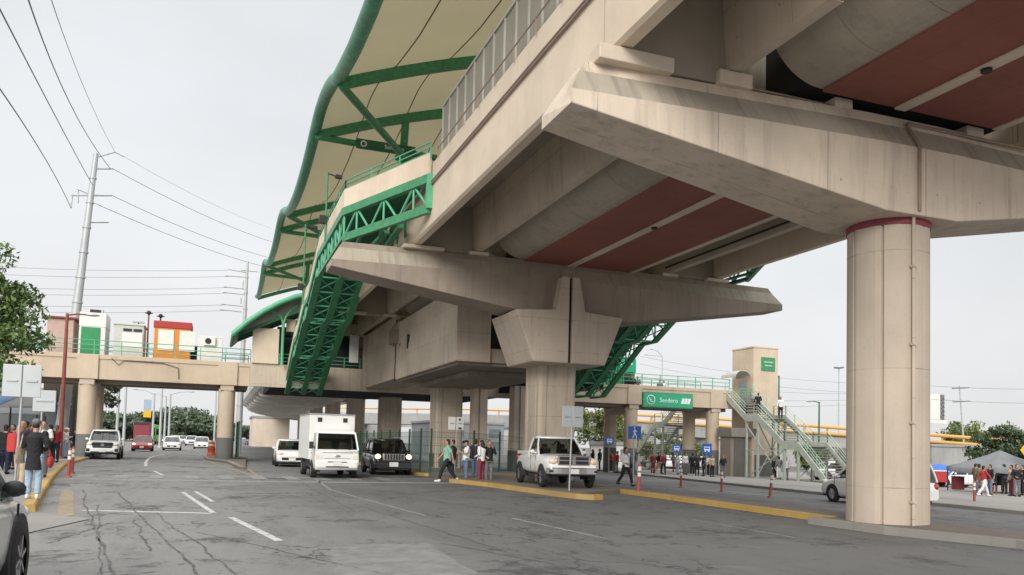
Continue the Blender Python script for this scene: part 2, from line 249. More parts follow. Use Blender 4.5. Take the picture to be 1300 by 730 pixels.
# ------------------------------------------------------------------ mesh builder
ORIG = {}
class MB:
    def __init__(s): s.v = []; s.f = []; s.m = []; s.s = []
    def add(s, vs, fs, m=0, smooth=False):
        o = len(s.v); s.v += [tuple(x) for x in vs]; s.f += [tuple(i+o for i in f) for f in fs]; s.m += [m]*len(fs); s.s += [smooth]*len(fs); return s
    def hexa(s, p, m=0): return s.add(p, [(0, 3, 2, 1), (4, 5, 6, 7), (0, 1, 5, 4), (1, 2, 6, 5), (2, 3, 7, 6), (3, 0, 4, 7)], m)
    def box(s, x0, x1, y0, y1, z0, z1, m=0): return s.hexa([(x0, y0, z0), (x1, y0, z0), (x1, y1, z0), (x0, y1, z0), (x0, y0, z1), (x1, y0, z1), (x1, y1, z1), (x0, y1, z1)], m)
    def cbox(s, c, d, m=0): return s.box(c[0]-d[0]/2, c[0]+d[0]/2, c[1]-d[1]/2, c[1]+d[1]/2, c[2]-d[2]/2, c[2]+d[2]/2, m)
    def bar(s, p, q, w, h=None, m=0, up=(0, 0, 1)):
        p, q = Vector(p), Vector(q); h = h or w; d = (q-p).normalized(); u = Vector(up)
        if abs(d.dot(u)) > .98: u = Vector((0, 1, 0))
        a = d.cross(u).normalized()*w/2; b = a.cross(d).normalized()*h/2
        return s.hexa([p-a-b, p+a-b, q+a-b, q-a-b, p-a+b, p+a+b, q+a+b, q-a+b], m)
    def tube(s, pts, r, n=8, m=0, cap=True):
        pts = [Vector(p) for p in pts]; k = len(pts); rs = r if isinstance(r, (list, tuple)) else [r]*k
        vs = []; ref = None
        for i, p in enumerate(pts):
            d = (pts[min(i+1, k-1)]-pts[max(i-1, 0)]).normalized()
            if ref is None: ref = Vector((0, 0, 1)) if abs(d.z) < .9 else Vector((0, 1, 0))
            a = d.cross(ref).normalized(); b = a.cross(d).normalized(); ref = b
            for j in range(n):
                t = 2*math.pi*j/n; vs.append(p+(a*math.cos(t)+b*math.sin(t))*rs[i])
        fs = [(i*n+j, i*n+(j+1) % n, (i+1)*n+(j+1) % n, (i+1)*n+j) for i in range(k-1) for j in range(n)]
        s.add(vs, fs, m, True)
        if cap: s.add(vs[:n], [tuple(range(n))[::-1]], m); s.add(vs[-n:], [tuple(range(n))], m)
        return s
    def prism(s, poly, ax, a, b, m=0):
        f = {'X': lambda p, t: (t, p[0], p[1]), 'Y': lambda p, t: (p[0], t, p[1]), 'Z': lambda p, t: (p[0], p[1], t)}[ax]
        n = len(poly); vs = [f(p, a) for p in poly]+[f(p, b) for p in poly]
        return s.add(vs, [tuple(range(n))[::-1], tuple(range(n, 2*n))]+[(i, (i+1) % n, n+(i+1) % n, n+i) for i in range(n)], m)
    def loft(s, rings, m=0, smooth=False, cap=True, closed=True):
        n = len(rings[0]); k = len(rings); vs = [p for r in rings for p in r]; e = n if closed else n-1
        s.add(vs, [(i*n+j, i*n+(j+1) % n, (i+1)*n+(j+1) % n, (i+1)*n+j) for i in range(k-1) for j in range(e)], m, smooth)
        if cap: s.add(rings[0], [tuple(range(n))[::-1]], m); s.add(rings[-1], [tuple(range(n))], m)
        return s
    def lathe(s, prof, c, n=20, m=0, ax='Z', smooth=True, cap=True):
        rings = []
        for r, h in prof:
            ring = []
            for j in range(n):
                t = 2*math.pi*j/n; a, b = r*math.cos(t), r*math.sin(t)
                ring.append((c[0]+a, c[1]+b, c[2]+h) if ax == 'Z' else (c[0]+h, c[1]+a, c[2]+b) if ax == 'X' else (c[0]+a, c[1]+h, c[2]+b))
            rings.append(ring)
        return s.loft(rings, m, smooth, cap)
    def ell(s, c, r, n=12, m=0):
        k = max(6, n//2+1); prof = [(math.sin(math.pi*i/k), -math.cos(math.pi*i/k)) for i in range(k+1)]
        rings = [[(c[0]+r[0]*max(p, .02)*math.cos(2*math.pi*j/n), c[1]+r[1]*max(p, .02)*math.sin(2*math.pi*j/n), c[2]+r[2]*h) for j in range(n)] for p, h in prof]
        return s.loft(rings, m, True)
    def quad(s, a, b, c, d, m=0): return s.add([a, b, c, d], [(0, 1, 2, 3)], m)
    def build(s, name, mats, parent=None, bevel=0, off=None, recalc=True, sub=0):
        me = bpy.data.meshes.new(name); o = Vector(off) if off is not None else (parent_loc(parent) if parent else Vector())
        me.from_pydata([Vector(p)-o for p in s.v], [], s.f)
        for k in ([mats] if isinstance(mats, str) else mats): me.materials.append(MATS[k])
        me.polygons.foreach_set('material_index', s.m); me.polygons.foreach_set('use_smooth', s.s); me.update()
        if recalc:
            bm = bmesh.new(); bm.from_mesh(me); bmesh.ops.recalc_face_normals(bm, faces=bm.faces); bm.to_mesh(me); bm.free()
        ob = bpy.data.objects.new(name, me); COL.objects.link(ob); ORIG[ob.name] = o
        if parent: ob.parent = parent
        elif off is not None: ob.location = o
        if bevel:
            b = ob.modifiers.new('bevel', 'BEVEL'); b.width = bevel; b.segments = 2; b.limit_method = 'ANGLE'; b.angle_limit = R(35)
        if sub:
            b = ob.modifiers.new('sub', 'SUBSURF'); b.levels = sub; b.render_levels = sub
        return ob
def parent_loc(p):
    return ORIG.get(p.name, Vector())
def tag(o, label=None, cat=None, group=None, kind=None):
    if label: o['label'] = label
    if cat: o['category'] = cat
    if group: o['group'] = group
    if kind: o['kind'] = kind
    return o
def thing(name, label, cat, loc=(0, 0, 0), rz=0, group=None, world=False):
    """an Empty; world=True: parts are given in world coordinates, else local to the empty"""
    o = bpy.data.objects.new(name, None); COL.objects.link(o); o.location = loc; o.rotation_euler = (0, 0, rz); o.empty_display_size = .3
    tag(o, label, cat, group); ORIG[o.name] = Vector(loc) if world else Vector(); return o
def struct(mb, name, mats, **k): return tag(mb.build(name, mats, **k), kind='structure')
def part(mb, name, mats, parent, label=None, **k):
    ob = mb.build(name, mats, parent, **k)
    if label: ob['label'] = label
    return ob
def copy_tree(o, parent=None):
    c = o.copy(); COL.objects.link(c)
    if parent: c.parent = parent
    for ch in o.children: copy_tree(ch, c)
    return c
def text_mesh(txt, size, name, mat, parent, M4):
    cu = bpy.data.curves.new('lettering', 'FONT'); cu.body = txt; cu.size = size; cu.extrude = .004; cu.align_x = 'CENTER'; cu.align_y = 'CENTER'
    t = bpy.data.objects.new('lettering', cu); COL.objects.link(t)
    dg = bpy.context.evaluated_depsgraph_get(); me = bpy.data.meshes.new_from_object(t.evaluated_get(dg)); bpy.data.objects.remove(t)
    me.transform(M4); me.transform(Matrix.Translation(-parent_loc(parent))); me.materials.clear(); me.materials.append(MATS[mat])
    ob = bpy.data.objects.new(name, me); COL.objects.link(ob); ob.parent = parent; return ob
# ================================================================== GROUND
def sheet(poly, dz, name, mat, th=0):
    """flat polygon that follows the falling cross slope; th: kerb height of the side faces"""
    bm = bmesh.new(); vs = [bm.verts.new((x, y, 0)) for x, y in poly]; bm.faces.new(vs)
    for cx in (14, 22, 55):
        bmesh.ops.bisect_plane(bm, geom=bm.verts[:]+bm.edges[:]+bm.faces[:], plane_co=(cx, 0, 0), plane_no=(1, 0, 0))
    bm.normal_update()
    if bm.faces[:] and bm.faces[:][0].normal.z < 0: bmesh.ops.reverse_faces(bm, faces=bm.faces[:])
    if th:
        r = bmesh.ops.extrude_face_region(bm, geom=bm.faces[:]); 
        for v in r['geom']:
            if isinstance(v, bmesh.types.BMVert): v.co.z = 1
    for v in bm.verts: v.co.z = gz(v.co.x)+(dz if (v.co.z > .5 or not th) else dz-th)
    bmesh.ops.recalc_face_normals(bm, faces=bm.faces) if th else None
    me = bpy.data.meshes.new(name); bm.to_mesh(me); bm.free(); me.materials.append(MATS[mat])
    ob = bpy.data.objects.new(name, me); COL.objects.link(ob); return tag(ob, kind='structure')
sheet([(-500, -60), (600, -60), (600, 1500), (-500, 1500)], 0, 'road', 'asphalt')
KL = [(-2.2, 12.2), (-3.2, 17.9), (-4.9, 30), (-6.4, 42), (-6.95, 52), (-7.0, 62), (-9.4, 90), (-14, 140), (-40, 300)]
sheet([(p[0]-.2, p[1]) for p in KL[1:]]+[(-200, 300), (-200, 16), (-8, 16.5)], .13, 'pavement', 'paving', .2)
sheet([(-200, -40), (-2.6, -40), (-2.6, 14.2), (-2.05, 16.3), (-3.1, 17.6), (-200, 15.5)], .014, 'driveway', 'paving')
def kerb(pts, wd, h, name, mat, side=1):
    mb = MB(); n = len(pts)
    out = []
    for i, p in enumerate(pts):
        a = Vector(pts[max(0, i-1)]); b = Vector(pts[min(n-1, i+1)]); d = (b-a).normalized(); out.append((Vector(p), Vector((-d.y, d.x))*wd*side))
    rings = []
    for p, o in out:
        z = gz(p.x); q = p+o
        rings.append([(p.x, p.y, z-.05), (p.x+o.x*.08, p.y+o.y*.08, z+h-.03), (p.x+o.x*.22, p.y+o.y*.22, z+h), (q.x, q.y, gz(q.x)+h), (q.x, q.y, z-.05)])
    mb.loft(rings); return struct(mb, name, mat)
kerb(KL[1:5], .22, .145, 'kerb', 'kerb_yellow')
kerb(KL[4:], .22, .145, 'kerb', 'kerb_grey')
# islands
ISA = [(8.9, 30.5), (9.55, 27.6), (10.05, 22.6), (10.22, 21.6), (10.42, 21.35), (10.62, 21.5), (10.8, 22.6), (13.4, 24.6), (13.9, 31.5), (12.2, 35.5), (10.6, 34), (9.2, 36)]
sheet(ISA, .13, 'traffic_island', 'brown_paving', .2)
kerb(ISA[0:6], .24, .15, 'kerb', 'kerb_yellow', -1)
ISB = [(13.1, 24.2), (13.2, 22), (13.15, 18.8), (13.1, 14.35)]
sheet([(13.1, 24.2), (13.2, 22), (13.15, 18.8), (13.1, 14.35), (12.38, 14.2), (12.45, 12.2), (13.15, 10), (13.6, 4), (13.6, -40), (15.6, -40), (15.6, 10), (15.0, 14), (14.3, 18.8), (13.9, 22), (13.5, 24.2)], .13, 'median', 'brown_paving', .2)
kerb(ISB, .26, .145, 'kerb', 'kerb_yellow', -1)
kerb([(12.38, 14.2), (12.45, 12.2), (13.15, 10), (13.6, 4), (13.6, -20)], .26, .15, 'kerb', 'kerb_grey', -1)
sheet([(9.3, 36), (10.6, 34), (12.2, 35.5), (15.8, 39), (15.8, 140), (8.9, 140), (8.9, 60), (8.9, 38)], .10, 'station_apron', 'paving', .2)
kerb([(8.9, 140), (8.9, 38), (9.3, 36), (10.6, 34), (12.2, 35.5), (15.8, 39)], .24, .13, 'kerb', 'kerb_yellow', -1)
ISC = [(1.15, 41), (.75, 50), (-.5, 56), (-.75, 64), (1.6, 66), (2.2, 60), (1.75, 50), (1.45, 41)]
sheet(ISC, .13, 'traffic_island', 'brown_paving', .2)
kerb(ISC[0:5], .22, .15, 'kerb', 'kerb_grey', -1)
# far side pavement and plaza
KR = [(31.0, 62), (28.5, 42), (27.2, 30.5), (27.4, 26), (27.0, 20.5), (26.5, 8), (26.5, -30)]
sheet(KR+[(200, -30), (200, 74), (32.4, 74)], .13, 'plaza', 'paving', .2)
kerb(KR, .3, .15, 'kerb', 'kerb_grey', 1)
# ------------------------------------------------------------------ road markings and cracks
def strip(pts, wd, name, mat, dz=.004, jit=0):
    mb = MB(); n = len(pts); vs = []
    for i, p in enumerate(pts):
        a = Vector(pts[max(0, i-1)]); b = Vector(pts[min(n-1, i+1)]); d = (b-a).normalized(); o = Vector((-d.y, d.x))*(wd/2*(1+(random.uniform(-jit, jit) if jit else 0)))
        for q in (Vector(p)+o, Vector(p)-o): vs.append((q.x, q.y, gz(q.x)+dz))
    mb.add(vs, [(2*i, 2*i+1, 2*i+3, 2*i+2) for i in range(n-1)]); return struct(mb, name, mat)
def g2(px, py): v = ground(px, py); return (v.x, v.y)
for a, b, wd in (((293, 657), (355, 687), .13), ((232, 625), (272, 652), .11), ((248, 624), (270, 637), .10), ((650, 658), (770, 684), .10), ((196, 598), (206, 603), .12), ((880, 660), (1010, 683), .09)):
    strip([g2(*a), g2(*b)], wd, 'road_marking', 'paint_white' if a[0] < 300 else 'paint_faded')
strip([g2(105, 648), g2(272, 652)], .2, 'road_marking', 'paint_white')
strip([g2(400, 608), g2(420, 622), g2(540, 655)], .09, 'road_marking', 'paint_faded')
strip([g2(130, 636), g2(150, 637)], .25, 'road_marking', 'paint_faded'); strip([g2(205, 636), g2(228, 637)], .22, 'road_marking', 'paint_faded')
def ragged(pts, n=14, amp=.05):
    out = []
    for a, b in zip(pts, pts[1:]+pts[:1]):
        a, b = Vector(a), Vector(b)
        for i in range(n): p_ = a.lerp(b, i/n); out.append((p_.x+random.uniform(-amp, amp), p_.y+random.uniform(-amp, amp)))
    return out
sheet(ragged([g2(420, 692), g2(545, 690), g2(620, 740), g2(430, 760)]), .003, 'road_patch', 'asphalt_pale')
strip([g2(x, y) for x, y in ((185, 592), (185, 587), (189, 582), (196, 579), (208, 577))], .16, 'road_marking', 'paint_white')
strip([g2(84, 655), g2(84, 640), g2(86, 622)], .28, 'road_marking', 'paint_yellow')
strip([g2(258, 584), g2(328, 606)], .16, 'road_marking', 'paint_yellow'); strip([g2(308, 590), g2(331, 607)], .14, 'road_marking', 'paint_yellow')
strip([(-4.6, 30.6), (3, 29.9), (9, 30)], .9, 'raised_crossing', 'paint_faded')
strip([(-4.8, 33.8), (3, 33.2), (9, 33.2)], .5, 'raised_crossing', 'paint_faded')
for k in range(10):
    x = -4.3+k*1.2; strip([(x, 31.4), (x-.12, 34.2)], .5, 'crossing_stripe', 'paint_faded', .008)
for k in range(9):                                   # zebra to the far plaza
    x = 14.6+k*1.05; strip([(x, 29.2), (x-.1, 32.5)], .45, 'crossing_stripe', 'paint_faded', .008)
for y in (17, 27, 37, 47): strip([(18.6, y), (18.9, y+3)], .12, 'road_marking', 'paint_faded')
def wander(a, b, n, amp):
    a, b = Vector(a), Vector(b); d = (b-a); o = Vector((-d.y, d.x)).normalized(); q = 0; out = []
    for i in range(n+1):
        q = q*.8+random.uniform(-amp, amp); out.append(tuple(a+d*i/n+o*q*min(1, i/3, (n-i)/3+.2)))
    return out
for a, b, wd in (((105, 622), (145, 735), .07), ((150, 625), (255, 735), .08), ((200, 652), (310, 735), .06), ((375, 608), (450, 650), .07), ((450, 640), (640, 700), .05), ((60, 690), (140, 664), .05),
                 ((250, 676), (520, 735), .05), ((480, 625), (760, 668), .05), ((420, 618), (700, 640), .06), ((126, 640), (128, 735), .05), ((560, 690), (800, 735), .05), ((170, 660), (190, 700), .05)):
    strip(wander(g2(*a), g2(*b), 60, .024), wd*.42, 'road_crack', 'tar', .0045, .6)
# ================================================================== VIADUCT
CX = 13.3
PY = [13.27, 29.4, 45.8, 62.2, 78.6, 95.0, 111.4, 127.8]
V = thing('elevated_viaduct', 'beige concrete elevated rail viaduct with red underside on hammerhead piers over the road', 'viaduct', (CX, 29.4, 0), world=True)
def mir(x): return 2*CX-x
def pillar(cx, cy, r, zt, near):
    mb = MB(); n = 180; ring = []
    for j in range(n):
        t = 2*math.pi*j/n; rr = (r*math.cos(R(15))/math.cos((t+R(2)) % R(30)-R(15))*.4+r*.6)-(.05 if near and j*2 in (172, 218, 282, 340, 40, 100) else 0)
        if not near:                                  # squarish shaft with chamfered corners and grooves
            c, s = math.cos(t), math.sin(t); rr = min(r/max(abs(c), abs(s), 1e-6), r*1.33)-(.05 if j % 45 in (14, 15, 31, 30) else 0)
        ring.append((cx+rr*math.cos(t), cy+rr*math.sin(t)))
    mb.prism(ring, 'Z', gz(cx)-.2, zt); ob = part(mb, 'pillar', 'concrete_pillar' if near else 'concrete', V)
    if near:
        q = MB(); q.lathe([(r+.006, 6.28), (r+.012, 6.30), (r+.012, 6.40), (r+.006, 6.42)], (cx, cy, 0), 48); part(q, 'painted_band', 'maroon', ob)
        a = R(258); x, y = cx+(r+.05)*math.cos(a), cy+(r+.05)*math.sin(a); q = MB(); q.tube([(x, y, .12), (x, y, 6.62)], .035)
        for z in (.6, 2.2, 3.8, 5.4): q.cbox((x, y, z), (.1, .1, .05))
        part(q, 'drain_pipe', 'concrete', ob)
    else:
        q = MB(); rr = r+.006; q.box(cx-rr, cx+rr, cy-rr, cy+rr, gz(cx)-.1, 1.15); part(q, 'painted_base', 'base_paint', ob, bevel=.25)
    return ob
pillar(13.40, PY[0], .82, 6.75, True)
for y in PY[1:]: pillar(12.72, y+(.72 if y < 40 else 0), .80, 4.75 if y < 40 else 6.6, False)
def cap(y, xe, zb_e, zb_c, half, ze_fold, name='pier_cap', cxx=13.35, wd_end=.68, wd=.95):
    """hammerhead beam: tapering underside, upright strip, sloping upper face, flat top, slanted ends"""
    xs = [(xe, .0), (cxx-half, 1), (cxx+half, 1), (2*cxx-xe, .0)]
    mb = MB(); rings = []
    for i, (x, t) in enumerate(xs):
        w_ = wd_end+(wd-wd_end)*t; zb = zb_e+(zb_c-zb_e)*t; s = 0 if t else (1 if i == 0 else -1); ym = y if t else y+.05
        sec = [(-w_, zb, 0), (-w_, ze_fold, 0), (-w_+.34, ze_fold+.52, .3), (-w_+.42, ze_fold+.76, .45), (w_-.42, ze_fold+.76, .45), (w_-.34, ze_fold+.52, .3), (w_, ze_fold, 0), (w_, zb, 0)]
        rings.append([(x+s*q[2], ym+q[0], q[1]) for q in sec])
    mb.loft(rings)
    for i in range(3):
        for j in (1, 5): mb.m[i*8+j] = 1
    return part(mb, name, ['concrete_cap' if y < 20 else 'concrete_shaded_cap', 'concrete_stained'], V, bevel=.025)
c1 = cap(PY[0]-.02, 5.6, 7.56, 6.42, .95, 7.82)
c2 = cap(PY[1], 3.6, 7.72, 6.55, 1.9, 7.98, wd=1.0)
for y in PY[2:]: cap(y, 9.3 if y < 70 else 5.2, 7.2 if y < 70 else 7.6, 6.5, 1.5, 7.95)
# drain pipe running over the near cap
q = MB(); q.tube([(13.22, 12.27, 6.5), (13.22, 12.27, 7.84), (13.24, 12.6, 8.38), (13.3, 12.66, 8.46), (20.5, 12.66, 8.46)], .035); part(q, 'drain_pipe', 'pipe', c1)
q = MB(); q.tube([(8.9, 12.9, 8.64), (13.2, 12.9, 8.64)], .025); part(q, 'conduit', 'pipe', c1)
# splayed capital with its slotted upstand on the second pier
mb = MB()
for s in (-1, 1):
    pl = [(12.6+s*.06, 4.7), (12.6+s*1.5, 4.7), (12.6+s*2.25, 6.62), (12.6+s*.62, 6.74), (12.6+s*.36, 8.05), (12.6+s*.06, 8.05)]
    mb.prism(pl, 'Y', PY[1]-1.45, PY[1]+1.45)
cp = part(mb, 'capital', 'concrete', V, bevel=.05)
q = MB(); q.box(12.542, 12.658, PY[1]-1.30, PY[1]+1.3, 4.75, 8.0); part(q, 'joint', 'void', cp)
# bearing blocks
for y, w_ in ((PY[0], .62), (PY[1], .72), (PY[2], .6)):
    z0 = 8.57 if y < 20 else 8.72
    for x0, x1, h in ((6.2, 7.75, .42), (8.75, 9.5, .4), (11.5, 11.95, .2), (15.1, 15.6, .2), (17.1, 17.85, .4), (19.25, 20.35, .42)):
        mb = MB(); mb.box(x0, x1, y-w_+.1, y-.05, z0-.02, min(z0+h, 8.83)); part(mb, 'bearing_block', 'concrete_clean', V, bevel=.02)
Y0, Y1 = 6.5, 136.0
for side in (0, 1):
    X = (lambda x: x) if not side else mir
    def pr(poly): return [(X(a), b) for a, b in poly]
    # outer web with parapet
    mb = MB(); mb.prism(pr([(6.55, 8.92), (6.62, 8.85), (6.86, 8.85), (6.9, 10.45), (6.86, 11.08), (6.6, 11.08), (6.55, 11.02)]), 'Y', Y0, Y1)
    og = part(mb, 'side_girder', 'beige_paint', V)
    q = MB()
    for zz in (10.28, 10.36): q.tube([(X(6.50), Y0, zz), (X(6.50), Y1, zz)], .03, 6)
    part(q, 'conduit', 'pipe', og)
    for i in range(0, 8):
        q = MB(); q.box(min(X(6.546), X(6.56)), max(X(6.546), X(6.56)), 13.3+16.4*i-.007, 13.3+16.4*i+.007, 8.95, 11.0); part(q, 'expansion_joint', 'pipe', og)
    mb = MB(); mb.prism(pr([(8.98, 8.85), (9.26, 8.85), (9.34, 10.5), (8.86, 10.5)]), 'Y', 13.3 if True else Y0, Y1)
    part(mb, 'inner_web', 'concrete', V)
    mb = MB(); mb.prism(pr([(8.98, 8.85), (9.26, 8.85), (9.34, 10.5), (8.86, 10.5)]), 'Y', 10.1, 13.28); iw = part(mb, 'inner_web', 'concrete', V)
    q = MB(); q.box(min(X(9.0), X(9.24)), max(X(9.0), X(9.24)), 10.08, 10.099, 8.87, 9.3); part(q, 'rust_patch', 'rust', iw)
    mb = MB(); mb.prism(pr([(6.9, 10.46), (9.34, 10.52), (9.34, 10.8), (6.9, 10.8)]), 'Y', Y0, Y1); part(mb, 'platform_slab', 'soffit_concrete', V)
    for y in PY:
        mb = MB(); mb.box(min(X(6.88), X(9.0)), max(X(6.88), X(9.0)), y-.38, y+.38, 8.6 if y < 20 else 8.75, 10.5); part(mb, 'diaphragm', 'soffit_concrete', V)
# centre trough: rounded concrete flanks, red underside, pale strips; one unit per span
arc = [(9.62, 10.25)]+[(10.95-1.33*math.cos(R(a)), 10.05-1.33*math.sin(R(a))) for a in range(8, 91, 8)]
spans = [(Y0, PY[0]-.75)]+[(PY[i]+.55, PY[i+1]-.55) for i in range(len(PY)-1)]
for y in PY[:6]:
    q = MB(); q.box(10.6, 16.0, y-.72, y+.52, 8.80, 10.1); part(q, 'dark_gap_filler', 'void', V)  # black filler block added to give the gap between spans its shade
for a, b in spans:
    if a > 100: continue
    mb = MB()
    poly = arc+[(mir(x), z) for x, z in arc[::-1]]
    k = max(1, round((b-a)/2.75)); st = (b-a)/k
    for i in range(k): mb.prism(poly, 'Y', a+st*i+.006, a+st*(i+1)-.006)
    tr = part(mb, 'track_trough', 'trough_concrete', V)
    q = MB(); q.box(10.96, 15.52, a+.02, b-.02, 8.66, 8.714); part(q, 'underside_panel', 'red_soffit', tr)
    q = MB(); q.box(12.78, 13.06, a+.03, b-.03, 8.615, 8.655); part(q, 'soffit_strip', 'concrete_clean', tr)
    q = MB(); q.box(15.525, 15.7, a+.03, b-.03, 8.63, 8.71); part(q, 'soffit_strip', 'concrete_clean', tr)
    q = MB(); q.box(17.2, 17.235, a+.03, b-.03, 9.0, 9.06)
    for j in range(8): q.box(17.19, 17.215, a+1+j*1.9, a+1.12+j*1.9, 9.3, 9.55)
    part(q, 'cable_bracket', 'dark', tr)
    for yy in (a+2.5, (a+b)/2+1):
        q = MB(); q.lathe([(.1, 0), (.1, .05), (.06, .06)], (12.92, yy, 8.56), 10); part(q, 'downlight', 'dark', tr)
# wind screen on the platform edge: glazed sheet panels between pale bars
ws = thing('wind_screen', 'grey ribbed wind screen of tall panels standing on the beige viaduct wall', 'screen', (6.75, 18, 11.08), world=True)
y = 8.0
mb = MB(); bars = MB()
while y < 25.4:
    mb.box(6.70, 6.73, y+.03, min(y+.88, 25.5)-.03, 11.12, 12.72); bars.box(6.66, 6.77, y-.03, y+.03, 11.09, 12.76); y += .88
bars.box(6.66, 6.77, 25.49, 25.55, 11.09, 12.78); bars.box(6.65, 6.78, 8, 25.6, 12.73, 12.79)
part(mb, 'panel', 'panel_glass', ws); part(bars, 'post', 'zinc', ws)
hr = MB(); hr.tube([(6.5, 15.3, 11.35), (6.5, 25.4, 11.25)], .022, 6)
for i in range(8): hr.bar((6.5, 15.3+i*1.44, 10.95), (6.5, 15.3+i*1.44, 11.33), .03)
part(hr, 'edge_rail', 'pipe', ws)
# ================================================================== CANOPY
NY = [7.4, 31.8, 56.3, 80.5, 100.0]; NZ = [15.0, 15.9, 17.0, 18.4, 18.4]
PROF = [(0, 0), (.05, .38), (.1, .62), (.17, .82), (.24, .86), (.32, .55), (.4, .1), (.5, -.28), (.6, -.52), (.72, -.62), (.84, -.5), (.94, -.2), (1, 0)]
def lerp_prof(t):
    for (a, b), (c, d) in zip(PROF, PROF[1:]):
        if a <= t <= c: return b+(d-b)*(t-a)/(c-a)
    return 0
def zedge(y):
    y = min(max(y, NY[0]), NY[-1])
    for i in range(4):
        if NY[i] <= y <= NY[i+1]:
            t = (y-NY[i])/(NY[i+1]-NY[i]); return NZ[i]+(NZ[i+1]-NZ[i])*t+lerp_prof(t)
XE = 4.0
def zroof(x, y): u = (x-CX)/(CX-XE); return zedge(y)+2.8*(1-abs(u)**1.35)
CAN = thing('station_canopy', 'scalloped cream membrane canopy on green steel arches above the station platforms', 'canopy', (CX, 50, 10.8), world=True)
ys = []
for i in range(4): ys += [NY[i]+(NY[i+1]-NY[i])*t for t in [j/24 for j in range(24)]]
ys.append(NY[-1])
mb = MB(); xs = [XE+(2*(CX-XE))*j/28 for j in range(29)]
top = [[(x, y, zroof(x, y)+.09) for x in xs] for y in ys]; bot = [[(x, y, zroof(x, y)+.05) for x in xs] for y in ys]
nx = len(xs)
for g_ in (top, bot): mb.add([p for r in g_ for p in r], [(i*nx+j, i*nx+j+1, (i+1)*nx+j+1, (i+1)*nx+j) for i in range(len(ys)-1) for j in range(nx-1)], 0, True)
mem = part(mb, 'membrane', 'membrane', CAN, recalc=False)
q = MB()
for sx in (6.3, 8.6, 11.0, 15.6, 18): q.tube([(sx, y, zroof(sx, y)+.03) for y in ys], .025, 4)
part(q, 'seam', 'seam', mem)
for X in (lambda x: x, mir):
    for i in range(4):
        k = [y for y in ys if NY[i]-.01 <= y <= NY[i+1]+.01]
        mb = MB(); mb.tube([(X(XE), y, zedge(y)) for y in k], .27, 12); part(mb, 'edge_tube', 'green_tube', CAN)
def arch(y, d=.5, wv=.34, z_off=-.05):
    mb = MB(); rings = []
    for j in range(25):
        x = XE+.1+2*(CX-XE-.1)*j/24; z = zroof(x, y)+z_off; rings.append([(x, y-wv/2, z-d), (x, y+wv/2, z-d), (x, y+wv/2, z), (x, y-wv/2, z)])
    mb.loft(rings); return part(mb, 'arch_beam', 'green_steel', CAN)
for i in range(5):
    arch(NY[i]+(.3 if i == 0 else 0), .42, .32)
    if i < 4:
        ym = NY[i]+(NY[i+1]-NY[i])*.335; yq = NY[i]+(NY[i+1]-NY[i])*.76
        arch(ym, .42, .34)
        for X in (lambda x: x, mir):
            xm = 8.2; zt = zedge(ym)-.25
            mb = MB(); mb.tube([(X(XE), ym, zt), (X(xm+4.5), ym, zt-.25)], .16, 10); tie = part(mb, 'tie_beam', 'green_steel', CAN)
            mb = MB(); mb.tube([(X(XE+.1), NY[i], NZ[i]-.25), (X(xm+.3), ym, zt-.4)], .17, 10); part(mb, 'strut', 'green_steel', CAN)
            mb = MB(); mb.tube([(X(xm), ym, 10.8), (X(xm+.3), ym, zroof(xm, ym)-.3)], .2, 12); mb.lathe([(.5, 0), (.5, .12)], (X(xm+.3), ym, zt-.5), 14); part(mb, 'column', 'green_steel', CAN)
ym = NY[1]+(NY[2]-NY[1])*.335
sg = thing('station_sign', 'narrow green station name sign with round emblem under the canopy tie', 'sign', (7, ym, 15), world=True)
mb = MB(); mb.box(6.0, 9.0, ym-.32, ym-.2, zedge(ym)-.62, zedge(ym)-.14); bd = part(mb, 'board', 'green_dark', sg)
q = MB(); q.lathe([(.13, 0), (.16, 0), (.16, .012), (.10, .012)], (6.35, ym-.335, zedge(ym)-.38), 20, ax='Y', cap=False); part(q, 'emblem', 'white_mark', bd)
text_mesh('Sendero', .3, 'lettering', 'white_mark', bd, Matrix.Translation((7.9, ym-.33, zedge(ym)-.38)) @ Matrix.Rotation(R(90), 4, 'X'))
